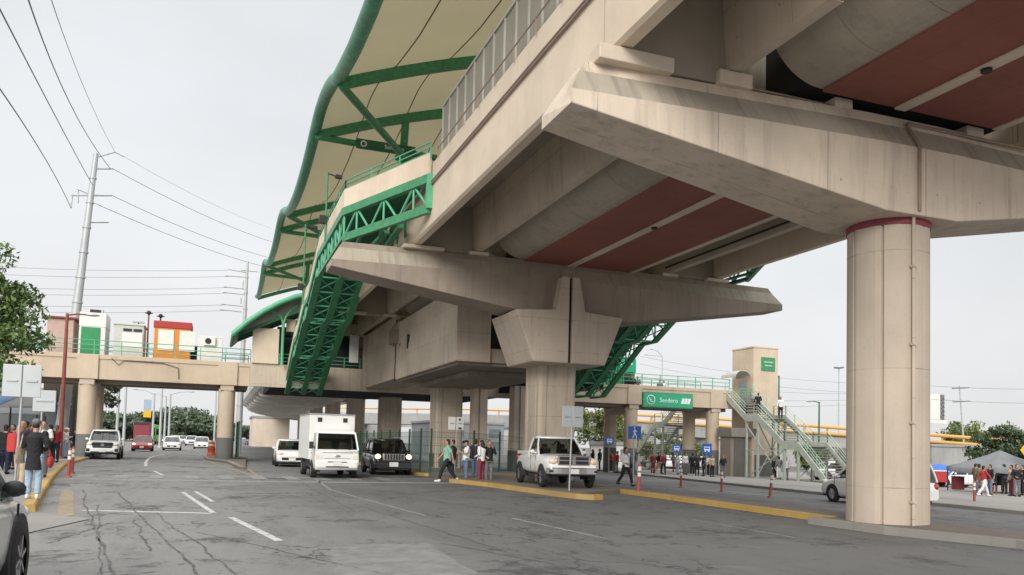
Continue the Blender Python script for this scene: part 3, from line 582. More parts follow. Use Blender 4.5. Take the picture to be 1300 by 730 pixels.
# ================================================================== GREEN TRUSS STAIRS UP TO THE PLATFORM
def truss_stair(name, label, xo, xi, xw, lev, yA=26.2, yB=31.5):
    """xo outer line, xi inner line, xw platform wall; lev: (Y, z deck) of the flight from the landing down"""
    t = thing(name, label, 'stairway', (xo, 40, 5), world=True)
    s = 1 if xi > xo else -1
    # landing edge runs slantwise from the wall to the outer line
    A = Vector((xw-s*.08, yA, 0)); B = Vector((xo, yB, 0)); z0 = lev[0][1]
    # --- landing: slab, slanting parapet, truss
    mb = MB(); mb.prism([(A.x, A.y), (B.x, B.y), (xo, lev[0][0]), (xi, lev[0][0]), (A.x, 34)], 'Z', z0-.12, z0)
    part(mb, 'landing', 'green_dark', t)
    path = [Vector((A.x, A.y, z0)), Vector((B.x, B.y, z0))]+[Vector((xo, y, z)) for y, z in lev]
    def along(o1, o2, w_, nm, mt, b=0):                  # a band following the outer edge from height o1 to o2
        mb = MB()
        for p, q in zip(path, path[1:]):
            d = q-p; d.z = 0; nrm = Vector((d.y, -d.x, 0)).normalized()*w_/2
            mb.hexa([p-nrm+Vector((0, 0, o1)), p+nrm+Vector((0, 0, o1)), q+nrm+Vector((0, 0, o1)), q-nrm+Vector((0, 0, o1)), p-nrm+Vector((0, 0, o2)), p+nrm+Vector((0, 0, o2)), q+nrm+Vector((0, 0, o2)), q-nrm+Vector((0, 0, o2))])
        return part(mb, nm, mt, t, bevel=b)
    along(-.0, .74, .09, 'parapet', 'beige_paint')
    along(-.30, .0, .22, 'upper_chord', 'green_steel')
    def inner(o1, o2, w_, nm, mt, x=xi):
        mb = MB(); P_ = [Vector((x, y, z)) for y, z in lev]
        for p, q in zip(P_, P_[1:]): mb.hexa([(x-w_/2, p.y, p.z+o1), (x+w_/2, p.y, p.z+o1), (x+w_/2, q.y, q.z+o1), (x-w_/2, q.y, q.z+o1), (x-w_/2, p.y, p.z+o2), (x+w_/2, p.y, p.z+o2), (x+w_/2, q.y, q.z+o2), (x-w_/2, q.y, q.z+o2)])
        return part(mb, nm, mt, t)
    inner(.02, .6, .06, 'parapet', 'green_dark'); inner(-.3, 0, .2, 'upper_chord', 'green_steel')
    D = 1.18                                             # depth of the truss
    dn = [(y, z-D) for y, z in lev]; xm = (xo+xi)/2
    for x in (xo, xm, xi):
        mb = MB()
        for (y1, z1), (y2, z2) in zip(dn, dn[1:]): mb.bar((x, y1, z1), (x, y2, z2), .34, .12)
        part(mb, 'lower_chord', 'green_steel', t)
    mb = MB(); pa = Vector((A.x, A.y, z0-D)); pb = Vector((B.x, B.y, z0-D))
    mb.bar(pa, pb, .16, .3); mb.bar(pb, (xo, lev[0][0], z0-D), .2, .14)
    mb.bar((xi, lev[0][0], z0-D), (A.x-s*.4, A.y+2.6, z0-D), .2, .14); mb.bar((xm, lev[0][0], z0-D), (xm+s*.3, A.y+3.6, z0-D), .2, .14)
    for k in range(1, 4):
        p = pb+(pa-pb)*k/4; mb.bar(p, p+Vector((s*.2*k, 4.5-k*.6, 0)), .1, .1)
    part(mb, 'landing_frame', 'green_steel', t)
    mb = MB(); n = 3                                     # W web on the slanting landing side
    T = [Vector((A.x, A.y, z0-.2)).lerp(Vector((B.x, B.y, z0-.2)), k/(2*n)) for k in range(2*n+1)]
    for k in range(2*n):
        a, b = T[k].copy(), T[k+1].copy()
        if k % 2 == 0: a.z = z0-D
        else: b.z = z0-D
        mb.tube([a, b], .05, 6)
        if k % 2: mb.tube([T[k], T[k]-Vector((0, 0, D-.2))], .045, 6)
    mb.bar((A.x, A.y, z0-D), (A.x, A.y, z0), .22, .22); part(mb, 'web', 'green_rail', t)
    # --- webs on both long sides, cross bracing below
    def walk(L, st):
        out = []; 
        for (y1, z1), (y2, z2) in zip(L, L[1:]):
            k = max(1, round(math.hypot(y2-y1, z2-z1)/st))
            for j in range(k): out.append((y1+(y2-y1)*j/k, z1+(z2-z1)*j/k))
        out.append(L[-1]); return out
    wl = walk([(yB, z0)]+lev, 1.1)
    for x in (xo, xi):
        mb = MB()
        for i, ((y1, z1), (y2, z2)) in enumerate(zip(wl, wl[1:])):
            mb.tube([(x, y1, z1-.1), (x, y1, z1-D)], .05, 6)
            a, b = ((y1, z1-D), (y2, z2-.1)) if i % 2 else ((y1, z1-.1), (y2, z2-D))
            mb.tube([(x, *a), (x, *b)], .045, 6)
        part(mb, 'web', 'green_rail' if x == xo else 'green_steel', t)
    mb = MB(); br = walk(dn, 1.35)
    for (y1, z1), (y2, z2) in zip(br, br[1:]):
        for xa, xb in ((xo, xm), (xm, xi)):
            mb.tube([(xa, y1, z1), (xb, y2, z2)], .032, 5); mb.tube([(xb, y1, z1), (xa, y2, z2)], .032, 5); mb.bar((xa, y1, z1), (xb, y1, z1), .09, .07)
    part(mb, 'bracing', 'green_rail', t)
    mb = MB()
    for (y1, z1), (y2, z2) in zip(lev, lev[1:]):
        if abs(z2-z1) < .05: mb.box(min(xo, xi)+.1, max(xo, xi)-.1, y1, y2, z1-.1, z1-.02); continue
        k = max(1, round(abs(z2-z1)/.18))
        for j in range(k):
            ya = y1+(y2-y1)*j/k; yb = y1+(y2-y1)*(j+1)/k; z = z1+(z2-z1)*(j+1)/k; mb.box(min(xo, xi)+.1, max(xo, xi)-.1, ya, yb+.03, z-.05, z)
    for (y1, z1), (y2, z2) in zip(lev, lev[1:]): mb.hexa([(min(xo, xi)+.1, y1, z1-.3), (max(xo, xi)-.1, y1, z1-.3), (max(xo, xi)-.1, y2, z2-.3), (min(xo, xi)+.1, y2, z2-.3), (min(xo, xi)+.1, y1, z1-.24), (max(xo, xi)-.1, y1, z1-.24), (max(xo, xi)-.1, y2, z2-.24), (min(xo, xi)+.1, y2, z2-.24)])
    part(mb, 'treads', 'green_dark', t)
    mb = MB()                                            # handrail above the parapet
    for h in (.78, .95, 1.12): mb.tube([p+Vector((0, 0, h)) for p in path], .026, 6)
    for p, q in zip(path, path[1:]):
        k = max(1, round((q-p).length/1.7))
        for j in range(k+1): r_ = p.lerp(q, j/k); mb.bar(r_+Vector((0, 0, .55)), r_+Vector((0, 0, 1.13)), .045)
    part(mb, 'handrail', 'green_rail', t)
    return t
LEV = [(39.6, 10.62), (43.6, 9.15), (45.2, 9.13), (49.4, 7.72), (50.8, 7.70), (55.6, 5.75)]
truss_stair('truss_stairway', 'green steel truss stairway with beige parapet beside the viaduct wall, left of the central pier', 4.4, 6.5, 6.55, LEV)
truss_stair('truss_stairway', 'dark green truss stairway hanging beyond the central pier, far side of the tracks', 22.6, 20.5, mir(6.55), [(34.6, 10.6), (38.8, 8.62), (40.2, 8.6), (45, 5.87), (46.6, 5.85)], 25.6, 30.6)
for (x, y, z, h, lab) in ((4.28, 36.6, 10.7, 2.9, 'slim green lamp post with black floodlight on the upper stair landing'), (4.28, 46.0, 9.3, 4.3, 'slim green lamp post with black floodlight halfway down the green stair')):
    t = thing('stair_lamp', lab, 'lamp', (x, y, z), group='lamp posts on the green stair', world=True)
    mb = MB(); mb.tube([(x, y, z-.2), (x, y, z+h)], .045, 8); part(mb, 'post', 'green_steel', t)
    mb = MB(); mb.bar((x, y, z+h), (x+.45, y, z+h-.12), .05); mb.cbox((x+.5, y, z+h-.1), (.3, .22, .14)); part(mb, 'floodlight', 'dark', t)
    mb = MB(); mb.cbox((x-.15, y, z+.75), (.28, .3, .34)); part(mb, 'speaker', 'dark', t)
# ================================================================== STATION CONCOURSE under the tracks
K = thing('station_concourse', 'beige mezzanine concourse hung under the viaduct with dark underside and arched entrance roof', 'station', (10, 56, 4.8), world=True)
mb = MB(); mb.box(3.4, 19.5, 56.02, 66, 4.95, 5.35); mb.box(19.5, 23.5, 46.7, 62, 5.3, 5.75); part(mb, 'floor_slab', 'void', K)
mb = MB(); mb.box(2.0, 9.4, 55.78, 56, 4.95, 6.5); mb.box(9.4, 11.9, 55.8, 56, 4.95, 8.9); mb.box(4.2, 9.4, 55.82, 56, 8.75, 9.6); mb.box(11.9, 24, 55.8, 56, 4.95, 6.6)
part(mb, 'front_wall', 'concrete', K, bevel=.02)
mb = MB(); mb.box(2.06, 3.75, 55.6, 55.77, 6.5, 8.85); part(mb, 'entrance_wall', 'beige_paint', K, bevel=.02)
mb = MB(); mb.box(3.9, 9.4, 60, 60.2, 5.4, 9.6); part(mb, 'back_wall', 'concrete_dark', K)
mb = MB(); mb.box(3.8, 9.4, 57.5, 57.53, 6.5, 8.7); part(mb, 'dark_opening', 'window_glass', K)
mb = MB(); mb.cbox((8.75, 55.7, 7.85), (.62, .1, 1.9)); part(mb, 'banner', 'off_white', K)
mb = MB(); mb.bar((10.2, 55.6, 8.2), (10.9, 55.6, 7.2), .3, .12); part(mb, 'loudspeaker', 'off_white', K)
mb = MB()
for z in (6.7, 6.95, 7.2): mb.tube([(3.75, 55.7, z), (9.3, 55.7, z)], .025, 6)
for i in range(6): mb.bar((3.8+i*1.08, 55.7, 6.5), (3.8+i*1.08, 55.7, 7.2), .05)
part(mb, 'railing', 'green_rail', K)
# plant room box hung below the tracks
mb = MB(); mb.box(9.6, 11.15, 33.2, 45.75, 5.1, 8.35); bx = part(mb, 'service_box', 'concrete', K, bevel=.015)
q = MB(); q.prism([(42.2, 7.3), (42.9, 7.42), (42.9, 6.6), (42.65, 6.62)], 'X', 9.585, 9.61); part(q, 'wall_opening', 'void', bx); q = MB(); q.box(9.585, 9.61, 44.6, 44.8, 6.95, 7.1); part(q, 'wall_opening', 'void', bx)
q = MB(); q.box(9.56, 9.64, 45.76, 45.82, 5.0, 8.6); part(q, 'joint', 'void', bx)
mb = MB(); mb.box(11.16, 15.0, 34.4, 45.7, 5.72, 8.3); part(mb, 'glazed_recess', 'window_glass', K)
mb = MB(); mb.box(11.16, 15.1, 33.5, 34.3, 5.12, 5.75)
for i in range(4): mb.box(11.3+i*.9, 11.32+i*.9, 33.48, 33.5, 5.15, 5.72)
part(mb, 'edge_beam', 'concrete', K, bevel=.015)
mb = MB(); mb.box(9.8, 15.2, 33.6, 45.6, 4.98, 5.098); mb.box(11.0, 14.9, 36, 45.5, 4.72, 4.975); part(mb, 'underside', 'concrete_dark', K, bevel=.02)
mb = MB(); mb.box(9.62, 11.9, 45.9, 55.78, 5.2, 8.9); part(mb, 'side_wall', 'concrete', K)
for x, y, w_ in ((14.35, 44.6, .42), (16.7, 44.2, .46)):
    mb = MB(); mb.box(x-w_, x+w_, y-w_, y+w_, gz(x)-.1, 4.98); cm_ = part(mb, 'column', 'concrete_clean', K, bevel=.05)
    q = MB(); q.box(x-w_-.012, x+w_+.012, y-w_-.012, y+w_+.012, gz(x)-.1, 1.2); part(q, 'painted_base', 'base_paint', cm_)
    q = MB(); q.tube([(x-.1, y-w_-.04, 1.2), (x-.1, y-w_-.04, 5)], .03, 6); part(q, 'conduit', 'pipe', cm_)
# arched entrance roof
mb = MB(); rings = []
ap = [(.8, 8.15), (1.6, 8.95), (2.6, 9.75), (3.6, 10.4), (4.6, 10.9), (5.6, 11.2), (6.6, 11.35)]
mb.prism(ap+[(x+.03, z-.12) for x, z in ap[::-1]], 'Y', 54.4, 61.5); rf = part(mb, 'entrance_roof', 'green_dark', K)
q = MB(); q.tube([(x, 54.35, z+.02) for x, z in ap], .17, 8); q.tube([(.8, 54.35, 8.15), (.8, 61.5, 8.15)], .1, 8); part(q, 'roof_edge', 'green_rail', rf)
q = MB()
for y in (55.2, 57, 59): q.bar((1.2, y, 8.3), (6.5, y, 10.9), .12, .2)
part(q, 'rafter', 'green_dark', rf)
for x in (3.95,):
    mb = MB(); mb.tube([(x, 55.2, 6.4), (x, 55.2, 9.1)], .1, 8); mb.tube([(x, 55.2, 9.1), (x-.15, 55.2, 9.6), (x-.6, 55.2, 9.95), (x-1.1, 55.2, 10.0)], .08, 8); mb.tube([(x, 55.2, 9.1), (x+.15, 55.2, 9.7), (x+.5, 55.2, 10.2), (x+.9, 55.2, 10.5)], .08, 8)
    part(mb, 'branching_post', 'green_rail', K)
# long lower deck with its rounded shell running on beyond the bridge
LD = thing('lower_deck', 'pale concrete lower deck with rounded shell edge and green rim beyond the left footbridge', 'deck', (10, 90, 5), world=True)
el = [(0, 6.75), (-.1, 6.4), (0, 6.0), (.35, 5.72), (1.0, 5.6), (8.6, 5.6), (8.6, 6.75)]
def bend(y): return 3.0+max(0, y-105)**2/330
mb = MB(); ry = [67+3*i for i in range(52)]
mb.loft([[(bend(y)+x, y, z) for x, z in el] for y in ry], 0, False); sh = part(mb, 'shell', 'pale_concrete', LD)
q = MB(); q.loft([[(bend(y)-.12, y, 6.78), (bend(y), y, 6.78), (bend(y), y, 7.1), (bend(y)-.12, y, 7.1)] for y in ry]); part(q, 'rim', 'green_rail', LD)
for i in range(20):
    y = 70+6*i; x = bend(y); q = MB(); q.prism([(x+.5, 5.75), (x+.7, 5.3), (x+2.2, 5.12), (x+8, 5.12), (x+8.5, 5.6)], 'Y', y-.45, y+.45); part(q, 'rib', 'pale_concrete', sh)
    if i < 9: q = MB(); q.lathe([(.12, 0), (.2, .2), (.05, .25)], (x+1.6, y+2.4, 5.3), 10); part(q, 'light', 'off_white', sh)
# ================================================================== FOOTBRIDGES
def railing(parent, pts, h=.9, mat='green_rail', rails=(.3, .6, .9), st=1.6, r=.028):
    mb = MB(); pts = [Vector(p) for p in pts]
    for a in rails: mb.tube([p+Vector((0, 0, a)) for p in pts], r, 6)
    for p, q in zip(pts, pts[1:]):
        k = max(1, round((q-p).length/st))
        for j in range(k+1): c_ = p.lerp(q, j/k); mb.bar(c_-Vector((0, 0, .05)), c_+Vector((0, 0, h)), .05)
    return part(mb, 'railing', mat, parent)
def footbridge(name, label, x0, x1, cols, zt=6.5, rx=None):
    t = thing(name, label, 'footbridge', ((x0+x1)/2, 58, 0), world=True)
    mb = MB(); mb.box(x0, x1, 56, 56.25, 4.95, zt-.28); mb.box(x0, x1, 55.94, 56.3, zt-.28, zt); mb.box(x0, x1, 60.2, 60.45, 4.95, zt); part(mb, 'parapet', 'bridge_paint', t, bevel=.02)
    mb = MB(); mb.box(x0, x1, 56.25, 60.2, 5.3, 5.6); part(mb, 'deck', 'concrete_dark', t)
    mb = MB()
    for yy in (57, 59.2): mb.box(x0+.1, x1-.1, yy-.25, yy+.25, 4.72, 5.3)
    part(mb, 'deck_beam', 'concrete_dark', t)
    for cx in cols:
        mb = MB(); mb.box(cx-.6, cx+.6, 55.86, 55.99, 4.95, zt-.02); part(mb, 'pilaster', 'bridge_paint', t, bevel=.02)
        for cy in (56.5, 60.0):
            mb = MB(); mb.lathe([(.53, gz(cx)-.2), (.53, 4.72)], (cx, cy, 0), 24); c_ = part(mb, 'column', 'bridge_paint', t)
            q = MB(); q.lathe([(.545, gz(cx)-.1), (.545, 1.5), (.52, 1.5)], (cx, cy, 0), 24); part(q, 'painted_base', 'base_paint', c_)
        mb = MB(); mb.prism([(55.95, 4.94), (55.95, 4.6), (57.3, 4.2), (59.3, 4.2), (60.5, 4.6), (60.5, 4.94)], 'X', cx-.42, cx+.42); part(mb, 'cross_head', 'concrete', t, bevel=.03)
    for yy in (56.1, 60.3): railing(t, [((rx or (x0, x1))[0], yy, zt), ((rx or (x0, x1))[1], yy, zt)])
    return t
LB = footbridge('footbridge', 'beige concrete footbridge with small coloured booths on it, crossing the road at left', -26, 2.0, (-20, -7.62, .62), rx=(-26, 2))
RB = footbridge('footbridge', 'beige concrete footbridge carrying the wide green name sign, at right of the viaduct', 22.6, 40.0, (30.85, 38.45), rx=(25, 39.8))
q = MB(); q.tube([(-6.3, 55.9, 6.3), (-5.9, 55.92, 5.9), (-5.6, 55.92, 6.2), (-3.3, 55.92, 6.15), (-2.4, 55.92, 5.9), (-2.35, 55.92, 5.2)], .022, 5); part(q, 'hanging_cable', 'dark', LB)
sgn = thing('bridge_sign', 'wide green station name sign with white letters on the right footbridge parapet', 'sign', (33.9, 55.85, 5.35), world=True)
a, b = atY(816, 497.5, 55.84), atY(879, 519, 55.84)
mb = MB(); mb.box(a.x, b.x, 55.80, 55.93, 4.78, 5.98); part(mb, 'frame', 'green_steel', sgn)
mb = MB(); mb.box(a.x+.07, b.x-.07, 55.78, 55.799, 4.85, 5.91); bd = part(mb, 'board', 'green_sign', sgn)
q = MB(); q.lathe([(.33, 0), (.38, 0), (.38, .01), (.33, .01), (.33, 0)], (a.x+.72, 55.768, 5.38), 28, ax='Y', cap=False)
q.tube([(a.x+.58, 55.77, 5.55), (a.x+.62, 55.77, 5.32), (a.x+.74, 55.77, 5.22), (a.x+.9, 55.77, 5.22)], .035, 6); q.tube([(a.x+.6, 55.77, 5.36), (a.x+.78, 55.77, 5.36)], .03, 6); part(q, 'emblem', 'white_mark', bd)
text_mesh('Sendero', .5, 'lettering', 'white_mark', bd, Matrix.Translation(((a.x+b.x)/2+.05, 55.772, 5.38)) @ Matrix.Rotation(R(90), 4, 'X'))
q = MB()
for i in range(3): x = b.x-1.12+i*.28; q.prism([(x, 5.16), (x+.24, 5.16), (x+.36, 5.60), (x+.12, 5.60)], 'Y', 55.767, 55.777)
part(q, 'logo', 'white_mark', bd)
# ------------------------------------------------------------------ booths on the left bridge
def booth(name, label, px0, px1, ytop, ybot, Y, d, walls, roof, over=.08, rh=.2, group='booths on the left footbridge'):
    a, b = atY(px0, ybot, Y), atY(px1, ytop, Y); z0 = 5.6
    t = thing(name, label, 'booth', ((a.x+b.x)/2, Y+d/2, z0), group=group, world=True)
    mb = MB(); mb.box(a.x, b.x, Y, Y+d, z0, b.z-rh); part(mb, 'walls', walls, t, bevel=.02)
    mb = MB(); mb.box(a.x-over, b.x+over, Y-over, Y+d+over, b.z-rh+.003, b.z); part(mb, 'roof', roof, t, bevel=.02)
    mb = MB(); mb.box(a.x-.02, b.x+.02, Y-.02, Y+d+.02, z0, z0+.14); part(mb, 'plinth', 'base_paint', t)
    if b.x-a.x > 1.5:
        mb = MB(); mb.box(b.x+.004, b.x+.03, Y+.5, Y+1.3, z0+.15, min(z0+2.0, b.z-rh-.05)); dr = part(mb, 'door', 'grey_booth', t, bevel=.01); q = MB(); q.box(b.x+.032, b.x+.06, Y+1.15, Y+1.22, z0+.95, z0+1.1); part(q, 'handle', 'dark', dr)
    return t, a.x, b.x, b.z
t, x0, x1, zt = booth('kiosk', 'pale pink kiosk with rust red roof, leftmost on the footbridge, half behind the tree', 58, 94, 403, 446, 57.6, 2.2, 'pink_wall', 'lamp_red', .2, .12)
t, x0, x1, zt = booth('kiosk', 'white kiosk with bright green front and rooftop air unit on the left footbridge', 99, 135, 398, 447, 57.2, 2.2, 'off_white', 'off_white', .02, .9)
mb = MB(); mb.box(x0+.12, x1-.3, 57.13, 57.18, 5.8, zt-.95); part(mb, 'shutter', 'green_panel', t)
mb = MB(); mb.cbox(((x0+x1)/2+.05, 58.2, zt+.17), (.8, .8, .34)); ac = part(mb, 'air_unit', 'ac_grey', t); q = MB(); q.cbox(((x0+x1)/2+.05, 57.79, zt+.17), (.65, .02, .22)); part(q, 'vent', 'dark', ac)
t, x0, x1, zt = booth('kiosk', 'light grey cabin with small dark vents, between the green kiosk and the red post', 143, 183, 412, 450, 57.4, 2, 'grey_booth', 'grey_booth', .06, .12)
mb = MB(); mb.cbox((x0+.8, 57.37, zt-.42), (.5, .06, .16)); mb.cbox((x0+1.4, 57.37, zt-.42), (.5, .06, .16)); part(mb, 'vent', 'dark', t)
mb = MB(); mb.cbox((x0+1.1, 57.37, zt-1.05), (1.2, .04, .9)); part(mb, 'window', 'off_white', t)
t, x0, x1, zt = booth('kiosk', 'orange kiosk with red roof band and two white window panels on the left footbridge', 194.5, 243, 410, 452, 57.3, 2.2, 'orange', 'red_roof', .06, .45)
for k in (0, 1):
    f = MB(); f.cbox((x0+.72+k*1.3, 57.27, zt-1.25), (.95, .05, 1.35)); part(f, 'window', 'off_white', t)
t, x0, x1, zt = booth('kiosk', 'small white cabin with a round fan unit, right of the orange kiosk', 250, 283, 428, 454, 57.4, 1.6, 'off_white', 'off_white', .0, .1)
mb = MB(); mb.cbox((x0+.75, 57.3, zt-.35), (.72, .2, .56)); ac = part(mb, 'fan_unit', 'off_white', t); q = MB(); q.lathe([(.2, 0), (.2, .02)], (x0+.66, 57.18, zt-.35), 16, ax='Y'); part(q, 'fan_grille', 'dark', ac)
t, x0, x1, zt = booth('kiosk', 'low dark steel stand between the orange kiosk and the white cabin', 241, 252, 439, 453, 58, .8, 'dark', 'steel', .05, .08)
for px, yt, lab in ((189, 398, 'red camera post with black head beside the orange kiosk'), (204, 402, 'short dark camera mast rising behind the orange kiosk roof')):
    p = atY(px, yt, 59.2); t = thing('camera_post', lab, 'post', (p.x, 59.2, 5.6), world=True)
    mb = MB(); mb.tube([(p.x, 59.2, 5.6), (p.x, 59.2, p.z)], .05, 8); part(mb, 'post', 'lamp_red' if px < 200 else 'dark', t); mb = MB(); mb.lathe([(.05, -.1), (.16, .0), (.12, .14), (.03, .2)], (p.x, 59.2, p.z), 10); mb.cbox((p.x, 59.2, p.z+.02), (.5, .08, .06)); part(mb, 'camera_head', 'dark', t)
p = atY(176, 409, 59.4); t = thing('roof_lamp', 'twin armed lamp head standing behind the light grey cabin', 'lamp', (p.x, 59.4, 5.6), world=True)
mb = MB(); mb.tube([(p.x, 59.4, 5.6), (p.x, 59.4, p.z)], .04, 6); part(mb, 'post', 'dark', t); mb = MB(); mb.cbox((p.x, 59.4, p.z), (.7, .3, .1)); part(mb, 'lamp_head', 'steel', t)
# ------------------------------------------------------------------ right bridge: kiosk, lift tower
t, x0, x1, zt = booth('kiosk', 'green kiosk with white lettering strip above the right footbridge railing', 781, 806.5, 456, 490, 57.6, 1.8, 'green_panel', 'green_sign', .06, 1.1, None)
mb = MB(); mb.cbox((x1-.75, 57.56, 7.0), (.75, .05, 1.1)); part(mb, 'window', 'window_glass', t)
mb = MB(); x = x1-1.3
for i in range(6): mb.cbox((x+i*.19, 57.525, zt-.42), (.13, .01, .17 if i % 3 else .24))
part(mb, 'lettering_strip', 'white_mark', t)
TW = thing('lift_tower', 'tall square cream lift tower with small green sign behind the grey street stair', 'lift tower', (42.4, 58, 0), world=True)
a, m_, b = atY(939.5, 443, 58.2), atY(957, 441, 56.4), atY(988, 444, 56.4)
mb = MB(); mb.box(m_.x, b.x, 56.4, 59.4, -.9, 10.25); tb = part(mb, 'shaft', 'bridge_paint', TW, bevel=.04)
q = MB(); q.box(m_.x-.04, b.x+.04, 56.36, 59.44, 10.253, 10.4); part(q, 'coping', 'bridge_paint', tb, bevel=.02)
q = MB(); q.box(b.x-1.75, b.x-.35, 56.34, 56.39, 8.35, 9.5); sg2 = part(q, 'sign', 'green_steel', tb)
q2 = MB()
for i, wd_ in enumerate((.9, .7)): q2.cbox((b.x-1.05, 56.33, 9.1-i*.3), (wd_, .01, .09))
part(q2, 'sign_lettering', 'green_pale', sg2)
q = MB(); q.box(m_.x-.015, b.x+.015, 56.385, 59.415, -.8, 1.2); part(q, 'painted_base', 'base_paint', tb)
q = MB(); rings = []
for j in range(9):
    th = R(180*j/8); rings.append((m_.x-.95-.75*math.cos(th), 7.75+.55*math.sin(th)))
q.prism(rings+[(x, z-.06) for x, z in rings[::-1]], 'Y', 56.5, 58.6); part(q, 'awning', 'zinc', TW)
q = MB(); q.box(m_.x-.02, m_.x, 57.2, 58.4, 5.6, 7.5); part(q, 'lift_door', 'steel', tb)
mb = MB(); mb.box(m_.x-2.3, m_.x, 56.3, 59.4, 5.3, 5.6); part(mb, 'landing', 'concrete_dark', TW)
railing(TW, [(m_.x-.2, 56.4, 5.6), (m_.x-1.4, 56.4, 5.6)], 1.1, 'green_rail', (.3, .6, .9, 1.1), .6)
# ------------------------------------------------------------------ grey street stairs
def street_stair(name, label, x0, x1, L, extra=None, sgn=-1):
    """L: (Y, z) of the walking line; stringers, treads, rails, braced legs"""
    t = thing(name, label, 'stairway', ((x0+x1)/2, L[-1][0], L[-1][1]), world=True)
    for x in (x0, x1):
        mb = MB()
        for (y1, z1), (y2, z2) in zip(L, L[1:]): mb.hexa([(x-.05, y1, z1-.3), (x+.05, y1, z1-.3), (x+.05, y2, z2-.3), (x-.05, y2, z2-.3), (x-.05, y1, z1+.3), (x+.05, y1, z1+.3), (x+.05, y2, z2+.3), (x-.05, y2, z2+.3)])
        part(mb, 'stringer', 'stair_grey', t, bevel=.01)
        mb = MB(); P_ = [Vector((x, y, z)) for y, z in L]
        for h in (.55, .8, 1.05): mb.tube([p+Vector((0, 0, h)) for p in P_], .022, 6)
        for p, q in zip(P_, P_[1:]):
            k = max(1, round((q-p).length/1.2))
            for j in range(k+1): c_ = p.lerp(q, j/k); mb.bar(c_, c_+Vector((0, 0, 1.05)), .04)
        part(mb, 'handrail', 'green_pale', t)
    mb = MB()
    for (y1, z1), (y2, z2) in zip(L, L[1:]):
        if abs(z1-z2) < .1: mb.box(x0+.05, x1-.05, min(y1, y2), max(y1, y2), z1-.08, z1); continue
        k = max(1, round(abs(z2-z1)/.19))
        for j in range(k):
            y = y1+(y2-y1)*(j+.5)/k; z = z1+(z2-z1)*(j+1)/k; mb.box(x0+.05, x1-.05, y-.17, y+.17, z-.05, z)
    part(mb, 'treads', 'stair_tread', t)
    for i in range(1, len(L)-1):
        y, z = L[i]; mb = MB()
        for x in (x0+.05, x1-.05): lg = MB(); lg.bar((x, y, gz(x)), (x, y, z-.28), .16); part(lg, 'support', 'stair_grey', t)
        if i % 2 == 0 and z > 1.8:
            mb.bar((x0+.05, y, gz(x0)+.3), (x1-.05, y, z-.4), .07); mb.bar((x1-.05, y, gz(x0)+.3), (x0+.05, y, z-.4), .07); mb.bar((x0, y, (z+gz(x0))/2), (x1, y, (z+gz(x0))/2), .07)
        if mb.v: part(mb, 'brace', 'stair_grey', t)
    return t
SL = [(56.2, 6.1), (53.35, 4.15), (51.9, 4.13), (48.8, 2.02), (47.3, 2.0), (44.4, -.5)]
S1 = street_stair('street_stairway', 'long pale grey steel stairway dropping in three flights beside the lift tower', 39.45, 42.1, SL)
mb = MB()
for x in (39.5,):
    mb.bar((x, 53.4, -.6), (x, 48.9, 1.6), .07); mb.bar((x, 53.4, 3.6), (x, 48.9, -.6), .07); mb.bar((x, 53.4, 1.6), (x, 48.9, 1.6), .07)
part(mb, 'cross_brace', 'stair_grey', S1)
mb = MB(); mb.box(42.2, 44.2, 44.6, 46.6, gz(42)-.1, 1.95); part(mb, 'landing_block', 'grey_concrete', S1, bevel=.03)
S2 = street_stair('street_stairway', 'grey steel stairway seen from below, rising under the right footbridge', 38.0, 40.5, [(60.5, 5.7), (63.6, 3.68), (65.0, 3.66), (70.6, -.65)])
S3 = street_stair('street_stairway', 'low grey steel stairway at the plaza edge, half hidden by the near round pillar', 44.6, 47, [(46.4, 1.7), (42.6, -.9)])
# ticket shelter beside the bridge column
t = thing('ticket_shelter', 'olive grey shelter with pale slanted fascia between bridge column and lift tower', 'shelter', (39.6, 53.5, gz(39)), world=True)
mb = MB(); mb.box(38.2, 40.0, 53.6, 55, gz(39), 2.6); part(mb, 'walls', 'concrete_dark', t)
mb = MB(); mb.prism([(38.1, 2.6), (40.3, 2.6), (40.5, 3.3), (38.0, 3.3)], 'Y', 53.3, 55.3); part(mb, 'fascia', 'kerb_grey', t, bevel=.03)
mb = MB(); mb.box(38.5, 39.8, 53.55, 53.6, gz(39)+.2, 2.4); part(mb, 'shutter', 'base_paint', t)
mb = MB(); mb.box(40.05, 40.3, 53.4, 53.7, gz(39), 2.6); part(mb, 'post', 'beige_paint', t)
# ================================================================== FLYOVER, far buildings
F = thing('flyover', 'grey concrete flyover ramp with fat yellow rails in the right background', 'flyover', (70, 108, 0), world=True)
def fl(px, y): v = atY(px, y, 108 if px < 960 else 108-(px-960)*.02); return v
top = [atY(430, 520, 175), atY(600, 522, 155), atY(780, 528, 132), atY(905, 534, 112), atY(1050, 545, 108), atY(1290, 563, 100), atY(1420, 580, 96)]
mb = MB(); mb.loft([[(p.x, p.y, p.z-2.9+.0*i), (p.x, p.y, p.z-.6), (p.x, p.y+9, p.z-.6), (p.x, p.y+9, p.z-2.9)] for i, p in enumerate(top)]); part(mb, 'deck', 'grey_concrete', F)
mb = MB(); mb.loft([[(p.x, p.y+.5, -3), (p.x, p.y+.5, p.z-2.9), (p.x, p.y+8.5, p.z-2.9), (p.x, p.y+8.5, -3)] for p in top[3:]]); part(mb, 'retaining_wall', 'grey_concrete', F)
for i in range(4):
    p = top[0].lerp(top[3], (i+.5)/4); mb = MB(); mb.box(p.x-.8, p.x+.8, p.y+1, p.y+8, -3, p.z-2.9); part(mb, 'pier', 'grey_concrete', F)
